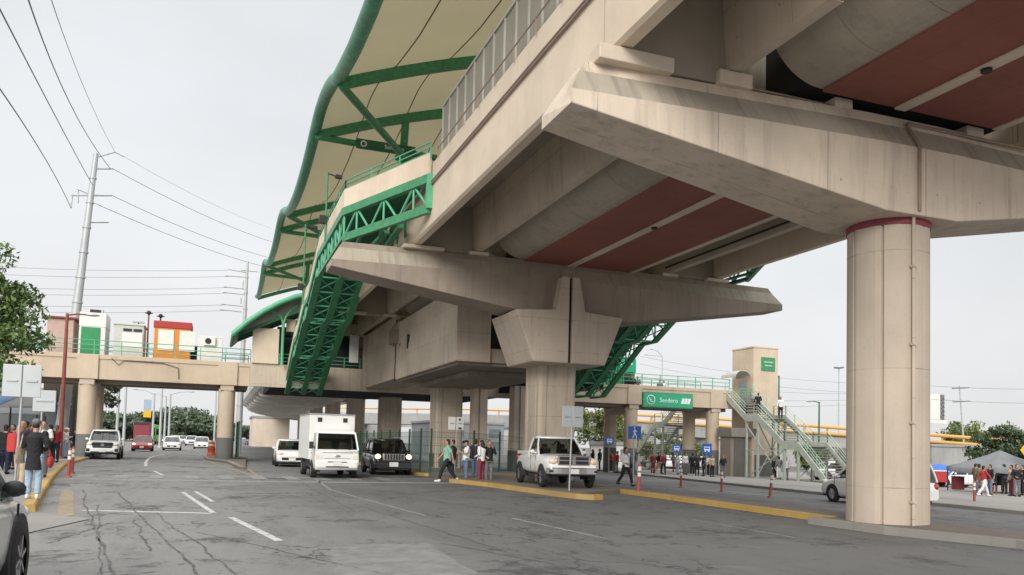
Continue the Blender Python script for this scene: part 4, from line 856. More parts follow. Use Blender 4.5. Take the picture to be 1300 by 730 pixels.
for k, h in enumerate((.35, -.75)):
    mb = MB(); mb.tube([Vector((p.x, p.y-.3, p.z+h)) for p in top[(2 if k else 0):]], [.18, .2, .24, .28, .3, .3, .3][(2 if k else 0):len(top)], 10); part(mb, 'guard_rail', 'yellow_pipe', F)
mb = MB()
for i in range(len(top)-1):
    for j in range(5): p = top[i].lerp(top[i+1], j/5); mb.cbox((p.x, p.y-.05, p.z-.1), (.2, .2, 1.2))
part(mb, 'rail_post', 'yellow_pipe', F)
def block(px0, px1, ytop, Y, d, mat, label, name='building', rows=0, z0=-3, wm='glass_far'):
    a, b = atY(px0, ytop, Y), atY(px1, ytop, Y)
    t = thing(name, label, 'building', ((a.x+b.x)/2, Y, 0), world=True); zt = (a.z+b.z)/2
    mb = MB(); mb.box(a.x, b.x, Y, Y+d, z0, zt); w_ = part(mb, 'wall', mat, t)
    mb = MB(); mb.box(a.x-.2, b.x+.2, Y-.2, Y+d+.2, zt+.003, zt+.35); part(mb, 'roof', 'far_grey', t)
    n = max(2, int((b.x-a.x)/3))
    for r_ in range(rows):
        for k in range(n):
            xa = a.x+(b.x-a.x)*(k+.18)/n; xb = a.x+(b.x-a.x)*(k+.82)/n; zc = .2+(zt-.6)*(r_+.5)/rows; h = (zt)/rows*.3
            q = MB(); q.box(xa, xb, Y-.05, Y-.003, zc-h, zc+h); part(q, 'window', wm, w_)
    return t
block(545, 640, 538, 122, 12, 'far_grey', 'low grey glazed shop building beyond the flyover, seen between the piers', rows=2)
block(655, 720, 545, 128, 12, 'off_white', 'white low building beyond the flyover right of the central piers', rows=1)
block(770, 800, 565, 80, 4, 'off_white', 'small white kiosk building behind the bridge columns', rows=1)
block(1183, 1330, 569, 86, 6, 'grey_concrete', 'long plain grey wall below the yellow railed ramp at right', 'wall_building')
block(-60, 62, 497, 66, 10, 'far_grey', 'grey shop building behind the market awnings at far left', rows=1)
block(56, 99, 478, 63, 6, 'brown_paving', 'dark brown building under the left footbridge end', rows=1)
block(321, 368, 531, 150, 12, 'concrete_clean', 'pale wall building at the far end under the lower deck', rows=0)
block(226, 246, 518, 330, 20, 'far_grey', 'hazy grey tower block above the far tree line', rows=3)
# billboard
a, b = atY(1180, 500, 130), atY(1199, 533, 130)
t = thing('billboard', 'tall billboard with pale green panel and dark lattice side, right of the near pillar', 'billboard', ((a.x+b.x)/2, 130, 0), world=True)
mb = MB(); mb.box(a.x-1.5, b.x-1.2, 130, 130.3, b.z, a.z); part(mb, 'panel', 'off_white', t)
mb = MB(); mb.box(b.x-1.15, b.x+.1, 130.1, 131.4, b.z, a.z); part(mb, 'lattice', 'base_paint', t)
mb = MB()
for i in range(6): z = b.z+(a.z-b.z)*i/6; mb.bar((b.x-1.1, 130.02, z), (b.x+.1, 130.02, z+(a.z-b.z)/6), .12); mb.bar((b.x+.1, 130.02, z), (b.x-1.1, 130.02, z+(a.z-b.z)/6), .12)
part(mb, 'lattice_bar', 'steel', t)
mb = MB(); mb.tube([(a.x, 130.6, -2), (a.x, 130.6, b.z)], .5, 10); part(mb, 'mast', 'pole_grey', t); mb = MB(); mb.box(a.x-2, b.x+.8, 130, 130.6, b.z-.9, b.z-.05); part(mb, 'catwalk', 'off_white', t)
# ================================================================== TREES
def tree(name, label, base, h, rx, rz_, n, leaf, mat, clumps=26, trunk_h=None, group=None, ry=None, seed=1, tr=.16):
    rng = random.Random(seed); t = thing(name, label, 'tree', base, group=group); ry = ry or rx
    th = trunk_h or h*.4; mb = MB(); ct = Vector((0, 0, h-rz_))
    mb.tube([(0, 0, -.2), (rng.uniform(-.1, .1), rng.uniform(-.1, .1), th*.5), (rng.uniform(-.2, .2), rng.uniform(-.2, .2), th)], [tr, tr*.8, tr*.65], 8)
    cl = []
    for i in range(clumps):
        while True:
            p = Vector((rng.uniform(-1, 1), rng.uniform(-1, 1), rng.uniform(-1, 1)))
            if .25 < p.length < 1: break
        p *= .55+.45*rng.random(); r_ = rng.uniform(.2, .36)
        c_ = Vector((p.x*rx, p.y*ry, p.z*rz_))+ct; cl.append((c_, r_))
        if i < 12: m_ = Vector((c_.x*.35, c_.y*.35, th+(c_.z-th)*.5)); mb.tube([(0, 0, th*.85), m_, c_], [tr*.4, tr*.25, tr*.08], 5)
    part(mb, 'trunk', 'bark', t)
    vs = []; fs = []
    for i in range(n):
        c_, r_ = cl[i % len(cl)]
        d = Vector((rng.gauss(0, 1), rng.gauss(0, 1), rng.gauss(0, 1))); d.normalize(); d *= rng.random()**.45
        p = c_+Vector((d.x*rx*r_, d.y*ry*r_, d.z*rz_*r_*.75)); nr = Vector((rng.gauss(0, 1), rng.gauss(0, 1), rng.gauss(.8, 1))).normalized()
        u = nr.cross(Vector((rng.gauss(0, 1), rng.gauss(0, 1), .3))).normalized(); v_ = nr.cross(u); s = leaf*rng.uniform(.6, 1.4); k = len(vs)
        vs += [p-u*s, p-v_*s*.42, p+u*s, p+v_*s*.42]; fs.append((k, k+1, k+2, k+3))
    m_ = MB(); m_.v = [tuple(v) for v in vs]; m_.f = fs; m_.m = [0]*len(fs); m_.s = [False]*len(fs)
    part(m_, 'crown', mat, t, recalc=False); return t
tree('broadleaf_tree', 'full green tree at the left edge above the sign backs', (-10.9, 38, .1), 9.2, 4.7, 3.6, 36000, .12, 'leaf', 60, 3.2, seed=3, tr=.22)
tree('broadleaf_tree', 'loose green tree seen under the left footbridge beside the first column', (-9.9, 76, 0), 8.6, 2.6, 3, 3000, .2, 'leaf_far', 20, 2, seed=5)
k = 0
for px, yt, Y, rx in ((158, 532, 210, 9), (176, 522, 215, 9), (196, 524, 225, 10), (214, 520, 220, 9), (232, 523, 215, 10), (250, 527, 220, 10), (268, 530, 215, 9), (284, 536, 220, 9), (142, 528, 205, 8), (120, 520, 200, 9)):
    p = atY(px, yt, Y); k += 1; tree('broadleaf_tree', 'hazy green tree in the far row closing the road beyond the left footbridge', (p.x, Y, 0), p.z*1.12, rx, p.z*.56, 3000, .62, 'leaf_far', 34, 2, 'far trees beyond the left footbridge', seed=20+k, tr=.3)
for px, yt, Y, rx, lab in ((752, 508, 92, 3.2, 'bushy green tree between the central pier and the bridge columns'), (786, 515, 96, 3.4, 'bushy green tree right behind the paired bridge columns'), (838, 548, 88, 3.6, 'low green tree behind the under-bridge stairway'), (868, 553, 90, 3.2, 'low green tree left of the single bridge column'), (888, 560, 94, 2.6, 'small green tree just left of the ticket shelter')):
    p = atY(px, yt, Y); k += 1; tree('broadleaf_tree', lab, (p.x, Y, gz(p.x)), p.z-gz(p.x), rx, (p.z+.8)*.46, 3200, .22, 'leaf_olive', 22, 1.5, seed=20+k)
for px, yt, Y, rx, lab, mt in ((1268, 538, 58, 4.2, 'dark dense tree behind the grey market tent at right', 'leaf_dark'), (1316, 556, 60, 4.0, 'dark tree cut by the right edge behind the yellow sign', 'leaf_dark'), (1222, 532, 122, 6.5, 'pale green bushy tree behind the yellow rails left of the dark tree', 'leaf_olive'), (1258, 526, 126, 7, 'tall pale green tree rising behind the dark tree at right', 'leaf_olive'), (1030, 560, 90, 2.6, 'small green bush tree beyond the grey stairway', 'leaf_olive')):
    p = atY(px, yt, Y); k += 1; tree('broadleaf_tree', lab, (p.x, Y, gz(p.x)), p.z-gz(p.x), rx, (p.z-gz(p.x))*.47, 5500 if mt == 'leaf_dark' else 2600, .2 if mt == 'leaf_dark' else .36, mt, 30, 1.5, seed=20+k)
# ================================================================== POWER POLES AND WIRES
def power_pole(label, base, top, r0, r1, arms):
    base, top = Vector(base), Vector(top); t = thing('power_pole', label, 'power pole', base, world=True)
    n = 12; pts = [base.lerp(top, i/n) for i in range(n+1)]
    mb = MB(); mb.tube(pts, [r0+(r1-r0)*i/n for i in range(n+1)], 10)
    for i in range(1, n): mb.lathe([(r0+(r1-r0)*i/n+.05, -.06), (r0+(r1-r0)*i/n+.05, .06)], pts[i], 10)
    part(mb, 'shaft', 'pole_grey', t)
    for a, b, th in arms:
        mb = MB(); mb.tube([a, b], th, 6); part(mb, 'arm', 'steel', t)
    return t
Y = 62; A = lambda px, py: atY(px, py, Y)
power_pole('tall leaning grey steel power pole with side arms, left of the canopy', (-9.95, 62, 0), A(122, 195), .42, .17,
    [(A(121, 200), A(146, 193), .05), (A(146, 193), A(158, 199), .05), (A(120, 214), A(143, 214), .07), (A(117, 248), A(142, 248), .07), (A(117, 248), A(90, 248), .06), (A(117, 248), A(98, 240), .05), (A(92, 246), A(90, 264), .05), (A(99, 241), A(99, 258), .05), (A(115, 282), A(138, 282), .07)])
B = lambda px, py: atY(px, py, 80)
power_pole('slimmer grey steel power pole with many cross arms behind the footbridge', (atY(302, 560, 80).x, 80, 0), B(314.5, 332), .34, .1,
    [(B(306, 343), B(328, 345), .05), (B(290, 342), B(313, 346), .05), (B(286, 350), B(312, 352), .05), (B(284, 364), B(311, 367), .05), (B(283, 371), B(310, 374), .05), (B(281, 386), B(308, 389), .05), (B(279, 393), B(307, 396), .05), (B(309, 356), B(308, 366), .05), (B(306, 378), B(306, 386), .05)])
def wire(label, a, b, sag, r=.02, g='overhead power lines', n=14):
    a, b = Vector(a), Vector(b); mb = MB(); mb.tube([a.lerp(b, i/n)-Vector((0, 0, sag*4*(i/n)*(1-i/n))) for i in range(n+1)], r, 5)
    o = mb.build('power_line', 'wire', off=a); return tag(o, label, 'power line', g)
for i, (s_, m_, e_, lab) in enumerate((((90, 264), (48, 186), (-20, 85), 'thick power line sagging from the left pole to the left edge, lowest near span'), ((117, 234), (70, 147), (-14, -15), 'power line rising from the left pole towards the upper left corner'), ((140, 214), (82, 117), (28, -25), 'power line rising from the left pole arm, right of the corner span'), ((146, 193), (104, 105), (62, -10), 'thin earth wire rising from the pole top to the picture top'))):
    mb = MB(); pts = []
    for k in range(25):
        t_ = k/24; px = (1-t_)**2*s_[0]+2*t_*(1-t_)*(2*m_[0]-.5*(s_[0]+e_[0]))+t_*t_*e_[0]
        py = (1-t_)**2*s_[1]+2*t_*(1-t_)*(2*m_[1]-.5*(s_[1]+e_[1]))+t_*t_*e_[1]; pts.append(atY(px, py, 62-42*t_))
    mb.tube(pts, .022 if i < 3 else .012, 5); tag(mb.build('power_line', 'wire', off=pts[0]), lab, 'power line', 'overhead power lines')
for a, b, lab in (((143, 214), (345, 307), 'uppermost power line descending from the left pole behind the canopy'), ((142, 248), (345, 328), 'second power line descending from the left pole towards the canopy'), ((118, 257), (345, 341), 'third power line descending from the left pole towards the canopy'), ((158, 199), (345, 290), 'faint earth wire descending from the pole top towards the canopy')):
    wire(lab, atY(*a, 62), atY(*b, 92), .4, .02 if 'faint' not in lab else .01)
for y1, y2, l in ((343, 335, 'topmost'), (351, 345, 'second'), (365, 362, 'third'), (372, 370, 'fourth'), (387, 384, 'fifth'), (394, 392, 'lowest')):
    wire(l+' of the horizontal lines running left from the far power pole', B(290, y1), atY(-60, y2, 95), .3, .016)
p1 = atY(1218, 491, 115); t = power_pole('distant wooden power pole with two cross arms at right, above the yellow rails', (atY(1226, 565, 115).x, 115, -1.2), p1+Vector((0, 0, .3)), .18, .12, [(atY(1209, 493, 115), atY(1230, 492, 115), .16), (atY(1210, 510, 115), atY(1231, 509, 115), .16)])
for y0, y1, y2, l in ((491, 470, 491, 'upper'), (508, 506, 509, 'lower')):
    wire(l+' line passing over the distant right pole', atY(1182, y0-1, 115), atY(1330, y2+3, 112), .2, .03); 
for i, (y0, y1) in enumerate(((452, 486), (462, 498), (478, 500), (495, 508), (506, 514))):
    wire('%s of the faint wires crossing the sky right of the lift tower' % ('highest', 'second', 'middle', 'fourth', 'lowest')[i], atY(812, y0, 130), atY(1075, y1, 120), .8, .022)
# ================================================================== STREET LAMPS AND MASTS
def lamp(label, x, y, z0, h, mat, arms, r=.07, name='street_lamp', lens='off_white'):
    t = thing(name, label, 'street lamp', (x, y, z0)); mb = MB(); mb.tube([(0, 0, 0), (0, 0, h)], [r*1.3, r*.8], 8); mb.lathe([(r*2.2, 0), (r*2.2, .08), (r*1.2, .12)], (0, 0, 0), 8); part(mb, 'pole', mat, t)
    for dx, dz in arms:
        mb = MB(); mb.tube([(0, 0, h-.1), (dx*.5, 0, h+dz*.8), (dx, 0, h+dz)], r*.5, 6); a_ = part(mb, 'arm', mat, t)
        q = MB(); q.ell((dx+(.25 if dx > 0 else -.25), 0, h+dz), (.38, .14, .08), 10); part(q, 'lamp_head', 'steel', a_)
    return t
p = atY(88, 398, 50); lamp('rust red street lamp post standing before the left footbridge', -7.95, 50, .13, p.z-.13, 'lamp_red', [(1.0, .0)], .1)
for px, yt, Y, arms, lab in ((157, 487, 95, [], 'plain pale mast under the left footbridge, left of the banner'), (193.5, 500, 120, [(-2.2, .5)], 'far grey street lamp with left arm, beside the hanging banner'), (203, 490, 112, [(1.6, .3), (-1.6, .3)], 'tallest far grey street lamp in the cluster under the bridge'), (208.5, 503, 130, [(-1.5, .3)], 'far grey lamp second from right in the cluster'), (214, 500, 118, [(2.4, .4)], 'far grey street lamp with long right arm in the cluster'), (272, 489, 140, [], 'thin far mast left of the right bridge column'), (148, 492, 88, [], 'dark signal mast beside the loose tree under the footbridge')):
    p = atY(px+2.5, yt, Y); lamp(lab, atY(px, 555, Y).x, Y, 0, p.z, 'pole_grey', arms, .13)
a, b = atY(183, 507, 116), atY(191.5, 530, 116); t = thing('hanging_banner', 'pale blue hanging banner with yellow foot on the far lamp', 'banner', (a.x, 116, a.z), world=True)
mb = MB(); mb.box(a.x, b.x, 116, 116.08, b.z+.9, a.z); part(mb, 'cloth', 'c_ltdenim', t); mb = MB(); mb.box(a.x, b.x, 115.98, 116.06, b.z, b.z+.88); part(mb, 'cloth_foot', 'yellow_sign', t)
for px, yt, Y, side, lab in ((989, 477, 62, -1.0, 'green street lamp beside the lift tower'), (1040, 510, 60, -.9, 'shorter green street lamp above the street stair')):
    p = atY(px, yt, Y); lamp(lab, p.x, Y, gz(p.x), p.z-gz(p.x), 'green_dark', [(side, .0)], .08)
p = atY(1065, 468, 130); t = lamp('very tall thin floodlight mast left of the near round pillar', p.x, 130, -1.2, p.z+1.2, 'pole_grey', [], .12, 'light_mast'); mb = MB(); mb.lathe([(.2, 0), (1.0, .1), (1.0, .35), (.2, .5)], (0, 0, p.z+1.2), 12); part(mb, 'lamp_ring', 'steel', t)
p = atY(841, 452, 120); lamp('far grey lamp with two wide arms above the right footbridge', p.x, 120, -1, p.z+1, 'pole_grey', [(-3, .0), (-2, 1.0)], .12)
p = atY(-6, 384, 26); lamp('pale street lamp head reaching in over the left tree', atY(-150, 384, 26).x, 26, .13, p.z-.2, 'pole_grey', [(2.2, .25)], .07)
# ================================================================== SIGNS
def sign_back(label, post, boards, Y, zb, mat='sign_back', r=.03):
    t = thing('road_sign', label, 'road sign', (post[0], Y, zb), world=True)
    mb = MB(); mb.tube([(post[0], Y, zb), (post[0]+.06, Y, post[1])], r, 8); part(mb, 'post', 'steel', t)
    for (x0, x1, z0, z1) in boards:
        mb = MB(); mb.box(x0, x1, Y-.06, Y-.035, z0, z1); b_ = part(mb, 'panel', mat, t, bevel=.008)
        q = MB(); q.box(x0+.08, x1-.08, Y-.09, Y-.062, (z0+z1)/2-.02, (z0+z1)/2+.02); part(q, 'bracket', 'steel', b_)
    return t
a, m_, b = atY(5, 462, 21.5), atY(30, 462, 21.5), atY(52, 505, 21.5); p = ground(19, 607, .13)
sign_back('large pair of grey sign backs on one post at the left edge', (atY(24, 520, 21.5).x, a.z), [(a.x, m_.x-.01, b.z, a.z), (m_.x+.01, b.x, b.z, a.z)], 21.5, .13)
a, b = atY(43, 495, 27), atY(70.5, 523, 27); sign_back('smaller grey sign back right behind the large pair at left', ((a.x+b.x)/2-.1, a.z), [(a.x, b.x, b.z, a.z)], 27, .13)
a, b = atY(713.5, 515, 23.4), atY(739, 543, 23.4); mid = atY(726, 515, 23.4).x
sign_back('pale two panel sign back on a thin post before the white parked pickup', (mid-.03, a.z), [(a.x, mid-.02, b.z, a.z), (mid+.02, b.x, b.z, a.z)], 23.4, .13)
a, b = atY(569, 529, 37.2), atY(588, 546, 37.2); mid = (a.x+b.x)/2
t = sign_back('white two panel sign with small dark marks on the green fence', (mid, a.z), [(a.x, mid-.02, b.z, a.z), (mid+.02, b.x, b.z, a.z)], 37.2, .1, 'off_white')
mb = MB(); mb.cbox((b.x-.2, 37.13, a.z-.12), (.08, .02, .1)); mb.cbox((b.x-.18, 37.13, b.z+.08), (.16, .02, .09)); part(mb, 'mark', 'dark', t)
def blue_sign(label, px0, px1, y0, y1, Y, kind):
    a, b = atY(px0, y0, Y), atY(px1, y1, Y); x = (a.x+b.x)/2; s = b.x-a.x; zc = (a.z+b.z)/2
    t = thing('road_sign', label, 'road sign', (x, Y, gz(x)), world=True)
    mb = MB(); mb.tube([(x, Y, gz(x)), (x, Y, a.z)], .03, 8); part(mb, 'post', 'steel', t)
    mb = MB(); mb.box(a.x, b.x, Y-.06, Y-.04, b.z, a.z); bd = part(mb, 'panel', 'blue_sign', t, bevel=.01); q = MB(); yy = Y-.07
    def d(u, v): return (x+u*s, yy, zc+v*s)
    if kind == 'walk':
        q.lathe([(.055*s, 0), (.055*s, .006)], d(-.02, .3), 12, ax='Y')
        for p_, q_, w_ in ((d(0, .22), d(-.02, -.05), .12), (d(-.02, -.05), d(.1, -.22), .07), (d(.1, -.22), d(.13, -.42), .06), (d(-.02, -.05), d(-.08, -.22), .07), (d(-.08, -.22), d(-.17, -.42), .06), (d(.02, .2), d(.14, .02), .05), (d(0, .2), d(-.14, .02), .05)): q.bar(p_, q_, w_*s, .006, up=(0, 1, 0))
        q.box(a.x+.015, b.x-.015, yy, yy+.004, a.z-.03, a.z-.015)
    else:
        q.box(x-.3*s, x+.3*s, yy, yy+.006, zc-.1*s, zc+.24*s); q.lathe([(.07*s, 0), (.07*s, .006)], d(-.18, -.17), 10, ax='Y'); q.lathe([(.07*s, 0), (.07*s, .006)], d(.18, -.17), 10, ax='Y')
    pc = part(q, 'pictogram', 'white_mark', bd)
    if kind == 'bus': w_ = MB(); w_.box(x-.24*s, x+.24*s, yy-.006, yy-.001, zc+.05*s, zc+.17*s); part(w_, 'pictogram_window', 'blue_sign', pc)
blue_sign('blue pedestrian sign with white walking figure beside the man in white', 797, 813, 540, 557.5, 31.6, 'walk')
blue_sign('small blue bus stop sign on the paired bridge columns', 768, 778.5, 555, 565, 54, 'bus')
blue_sign('blue bus stop sign in the crowd left of the single bridge column', 853, 864, 564, 575, 53, 'bus')
blue_sign('blue bus stop sign right beside the single bridge column', 891, 903, 563, 578, 53, 'bus')
a, b = atY(1294, 560, 34), atY(1318, 584, 34); x = (a.x+b.x)/2; t = thing('road_sign', 'yellow diamond warning sign with yellow plate below, cut by the right edge', 'road sign', (x, 34, gz(x)), world=True)
mb = MB(); mb.tube([(x, 34, gz(x)), (x, 34, a.z)], .035, 8); part(mb, 'post', 'steel', t); r_ = (b.x-a.x)/2; zc = (a.z+b.z)/2
mb = MB(); mb.prism([(x-r_, zc), (x, zc-r_), (x+r_, zc), (x, zc+r_)], 'Y', 33.92, 33.95); part(mb, 'diamond', 'yellow_sign', t); mb = MB(); mb.box(x-.5, x+.5, 33.92, 33.95, zc-r_-.75, zc-r_-.15); part(mb, 'plate', 'yellow_sign', t)
# ================================================================== BOLLARDS, BARREL, FENCE
def bollard(label, px, py, lean=0):
    p = ground(px, py); o = thing('bollard', label, 'bollard', p, group='red and white delineator bollards'); o.rotation_euler = (0, lean, 0)
    mb = MB(); mb.tube([(0, 0, 0), (0, 0, .62)], .055, 10); mb.lathe([(.11, 0), (.11, .04), (.06, .06)], (0, 0, 0), 10); part(mb, 'post', 'bollard_red', o)
    mb = MB(); mb.tube([(0, 0, .62), (0, 0, .74)], .06, 10); part(mb, 'reflective_band', 'off_white', o); mb = MB(); mb.tube([(0, 0, .80), (0, 0, .94)], .06, 10); part(mb, 'reflective_band', 'off_white', o)
    mb = MB(); mb.tube([(0, 0, .74), (0, 0, .80)], .054, 10); part(mb, 'red_ring', 'bollard_red', o); mb = MB(); mb.lathe([(.054, .94), (.054, 1.0), (.02, 1.03)], (0, 0, 0), 10); part(mb, 'tip', 'bollard_red', o)
bollard('red bollard with white bands at the left kerb, nearer of the two', 86.5, 606, .02); bollard('red bollard with white bands at the left kerb, just behind its twin', 91.5, 601)
bollard('red bollard on the yellow median nose by the man in white', 810, 629, .05); bollard('red bollard in the right lane under the walkway stair', 864.5, 619)
bollard('red bollard in the right lane left of the tilted one', 916, 624.5); bollard('red bollard tilted to the right near the white minivan', 977, 632, .13); bollard('red bollard at the plaza kerb beside the woman in red', 1237, 640)
p = ground(268, 578, .13); o = thing('traffic_barrel', 'orange traffic barrel on the island behind the right bridge column', 'barrel', p)
mb = MB(); mb.lathe([(.33, 0), (.33, .1), (.29, .12), (.27, .4), (.29, .42), (.25, .7), (.24, 1.0), (.1, 1.05)], (0, 0, 0), 16); part(mb, 'drum', 'barrel', o); mb = MB(); mb.lathe([(.285, .43), (.27, .55)], (0, 0, 0), 16); mb.lathe([(.262, .72), (.252, .85)], (0, 0, 0), 16); part(mb, 'band', 'off_white', o)
t = thing('fence', 'dark green wire mesh fence round the piers behind the black car', 'fence', (9, 40, .1), world=True); L = [(9.15, 64), (9.25, 37.6), (9.6, 37.0), (12.0, 37.9), (16.0, 41.6)]
for (x0, y0), (x1, y1) in zip(L, L[1:]):
    ln = math.hypot(x1-x0, y1-y0); k = max(1, round(ln/2.4)); mb = MB(); n = int(ln/.11)
    for i in range(n): x, y = x0+(x1-x0)*i/n, y0+(y1-y0)*i/n; mb.bar((x, y, gz(x)+.15), (x, y, gz(x)+2.05), .009)
    for z in (.2, .6, 1.0, 1.4, 1.8, 2.05): mb.bar((x0, y0, gz(x0)+z), (x1, y1, gz(x1)+z), .014)
    part(mb, 'mesh_panel', 'fence_green', t)
    for i in range(k): q = MB(); x, y = x0+(x1-x0)*i/k, y0+(y1-y0)*i/k; q.box(x-.04, x+.04, y-.04, y+.04, gz(x), gz(x)+2.2); part(q, 'post', 'fence_green', t)
t = thing('fence', 'short green mesh panel behind the right column of the left footbridge', 'fence', (1.6, 57, .1), world=True)
mb = MB(); mb.box(1.42, 1.48, 55.6, 60, .15, 2.5); part(mb, 'mesh_panel', 'fence_green', t); q = MB()
for y in (55.55, 57.8, 60.05): q.box(1.38, 1.5, y-.05, y+.05, .1, 2.6)
part(q, 'post', 'fence_green', t)
# ================================================================== MARKET STALLS
def canopy_tent(label, x0, x1, y0, y1, ze, zp, mat, zb, legs=True):
    t = thing('market_tent', label, 'tent', ((x0+x1)/2, (y0+y1)/2, zb), world=True); mb = MB(); cx, cy = (x0+x1)/2, (y0+y1)/2; nn = 8
    def sg(p, q, n): return [(p[0]+(q[0]-p[0])*i/n, p[1]+(q[1]-p[1])*i/n) for i in range(n)]
    ring = sg((x0, y0), (x1, y0), nn)+sg((x1, y0), (x1, y1), nn)+sg((x1, y1), (x0, y1), nn)+sg((x0, y1), (x0, y0), nn); rings = []
    for f, h in ((0, -.28), (0, 0), (.25, .2), (.5, .45), (.75, .72), (.97, 1)):
        rings.append([(x+(cx-x)*f, y+(cy-y)*f, ze+((zp-ze)*h if h > 0 else h)+(-.12*math.sin(math.pi*(i % nn)/nn)*(1-f) if f < .9 else 0)) for i, (x, y) in enumerate(ring)])
    mb.loft(rings, 0, True, cap=False); part(mb, 'canopy', mat, t, recalc=False)
    for x in (x0+.05, x1-.05):
        for y in (y0+.05, y1-.05): q = MB(); q.bar((x, y, gz(x)), (x, y, ze), .05); part(q, 'leg', 'dark', t)
    return t
canopy_tent('grey peaked market tent on thin legs at the right plaza', 42.7, 47.6, 34.2, 37.6, .92, 1.95, 'tarp_grey', gz(43))
a = atY(1183, 592, 44); canopy_tent('small bright blue parasol tent just right of the near pillar', a.x-.4, a.x+2.2, 43, 45.2, a.z-.2, a.z+.2, 'tarp_bright', gz(46))
def stall(label, x, y, wd, d, h, tarp):
    t = thing('market_stall', label, 'stall', (x, y, .13)); mb = MB()
    rows = 7; vs = []
    for i in range(9):
        for j in range(rows): u, v = i/8, j/(rows-1); vs.append((-wd/2+wd*u, -d/2+d*v, h+.35*v-.12*math.sin(math.pi*u*2)*math.sin(math.pi*v)))
    mb.add(vs, [(i*rows+j, i*rows+j+1, (i+1)*rows+j+1, (i+1)*rows+j) for i in range(8) for j in range(rows-1)], 0, True); o = part(mb, 'tarp', tarp, t, recalc=False); s = o.modifiers.new('thick', 'SOLIDIFY'); s.thickness = .02
    for sx in (-1, 1):
        for sy in (-1, 1): q = MB(); q.bar((sx*wd*.45, sy*d*.45, 0), (sx*wd*.45, sy*d*.45, h), .045); part(q, 'leg', 'dark', t)
    q = MB(); q.cbox((0, 0, .75), (wd*.85, d*.6, .06)); q.cbox((0, 0, .38), (wd*.82, d*.56, .7)); part(q, 'counter', 'c_navy', t)
    for k in range(5): q = MB(); q.cbox((-wd*.35+k*wd*.17, 0, .9), (wd*.13, .4, .24)); part(q, 'goods_box', random.choice(['cloth_red', 'yellow_sign', 'off_white', 'tarp_blue']), t)
    return t
p = ground(18, 592, .13); stall('market stall with sagging blue tarpaulin behind the waiting people at left', -8.2, 31, 3.4, 2.4, 2.25, 'tarp_blue')
stall('market stall with pale tarpaulin further along the left pavement', -9.3, 44, 3.2, 2.2, 2.2, 'tarp_grey'); stall('dark market stall at the extreme left by the tree', -11.4, 33.5, 3, 2.2, 2.5, 'c_grey')
# ================================================================== VEHICLES  (local axes: front towards +Y)
def ring_sec(w, zb, zt, y, lo=.84, hi=.88):
    h = zt-zb; L = [(lo*w, zb), (.97*w, zb+.1*h), (w, zb+.35*h), (w, zb+.62*h), (.975*w, zb+.88*h), (hi*w, zt)]
    return [(x, y, z) for x, z in L]+[(-x, y, z) for x, z in L[::-1]]
def wheels(t, W, wr, axles, ww=.2, body=None, rim='rim', arch=True):
    for ya in axles:
        for s in (-1, 1):
            xo = s*(W/2+.025); xi = xo-s*ww
            mb = MB(); mb.lathe([(wr*.62, 0), (wr*.93, 0), (wr, .03), (wr, ww-.03), (wr*.93, ww), (wr*.62, ww)], (min(xo, xi), ya, wr), 24, ax='X', cap=False); wh = part(mb, 'wheel', 'rubber', t)
            q = MB(); xr = xo-s*.035; q.lathe([(wr*.64, -.02), (wr*.64, .01), (wr*.58, .012)], (xr, ya, wr), 20, ax='X')
            q.lathe([(wr*.2, -.02), (wr*.17, .012)], (xr, ya, wr), 10, ax='X')
            for k in range(6):
                a = math.pi*k/3+.3; q.bar((xr, ya+.1*wr*math.cos(a), wr+.1*wr*math.sin(a)), (xr, ya+.6*wr*math.cos(a), wr+.6*wr*math.sin(a)), .03, wr*.17, up=(1, 0, 0))
            part(q, 'rim', rim, wh); q = MB(); q.lathe([(wr*.6, 0), (wr*.6, .02)], (xo-s*.1, ya, wr), 16, ax='X'); part(q, 'brake_disc', 'dark', wh)
            if body and arch:
                q = MB(); rr = wr*1.18; x_ = s*(W/2+.004); pts = [(ya+rr*math.cos(R(a)), wr+rr*math.sin(R(a))) for a in range(-12, 193, 12)]
                q.prism(pts, 'X', min(x_, x_-s*.3), max(x_, x_-s*.3)); part(q, 'wheel_arch', 'dark', body)
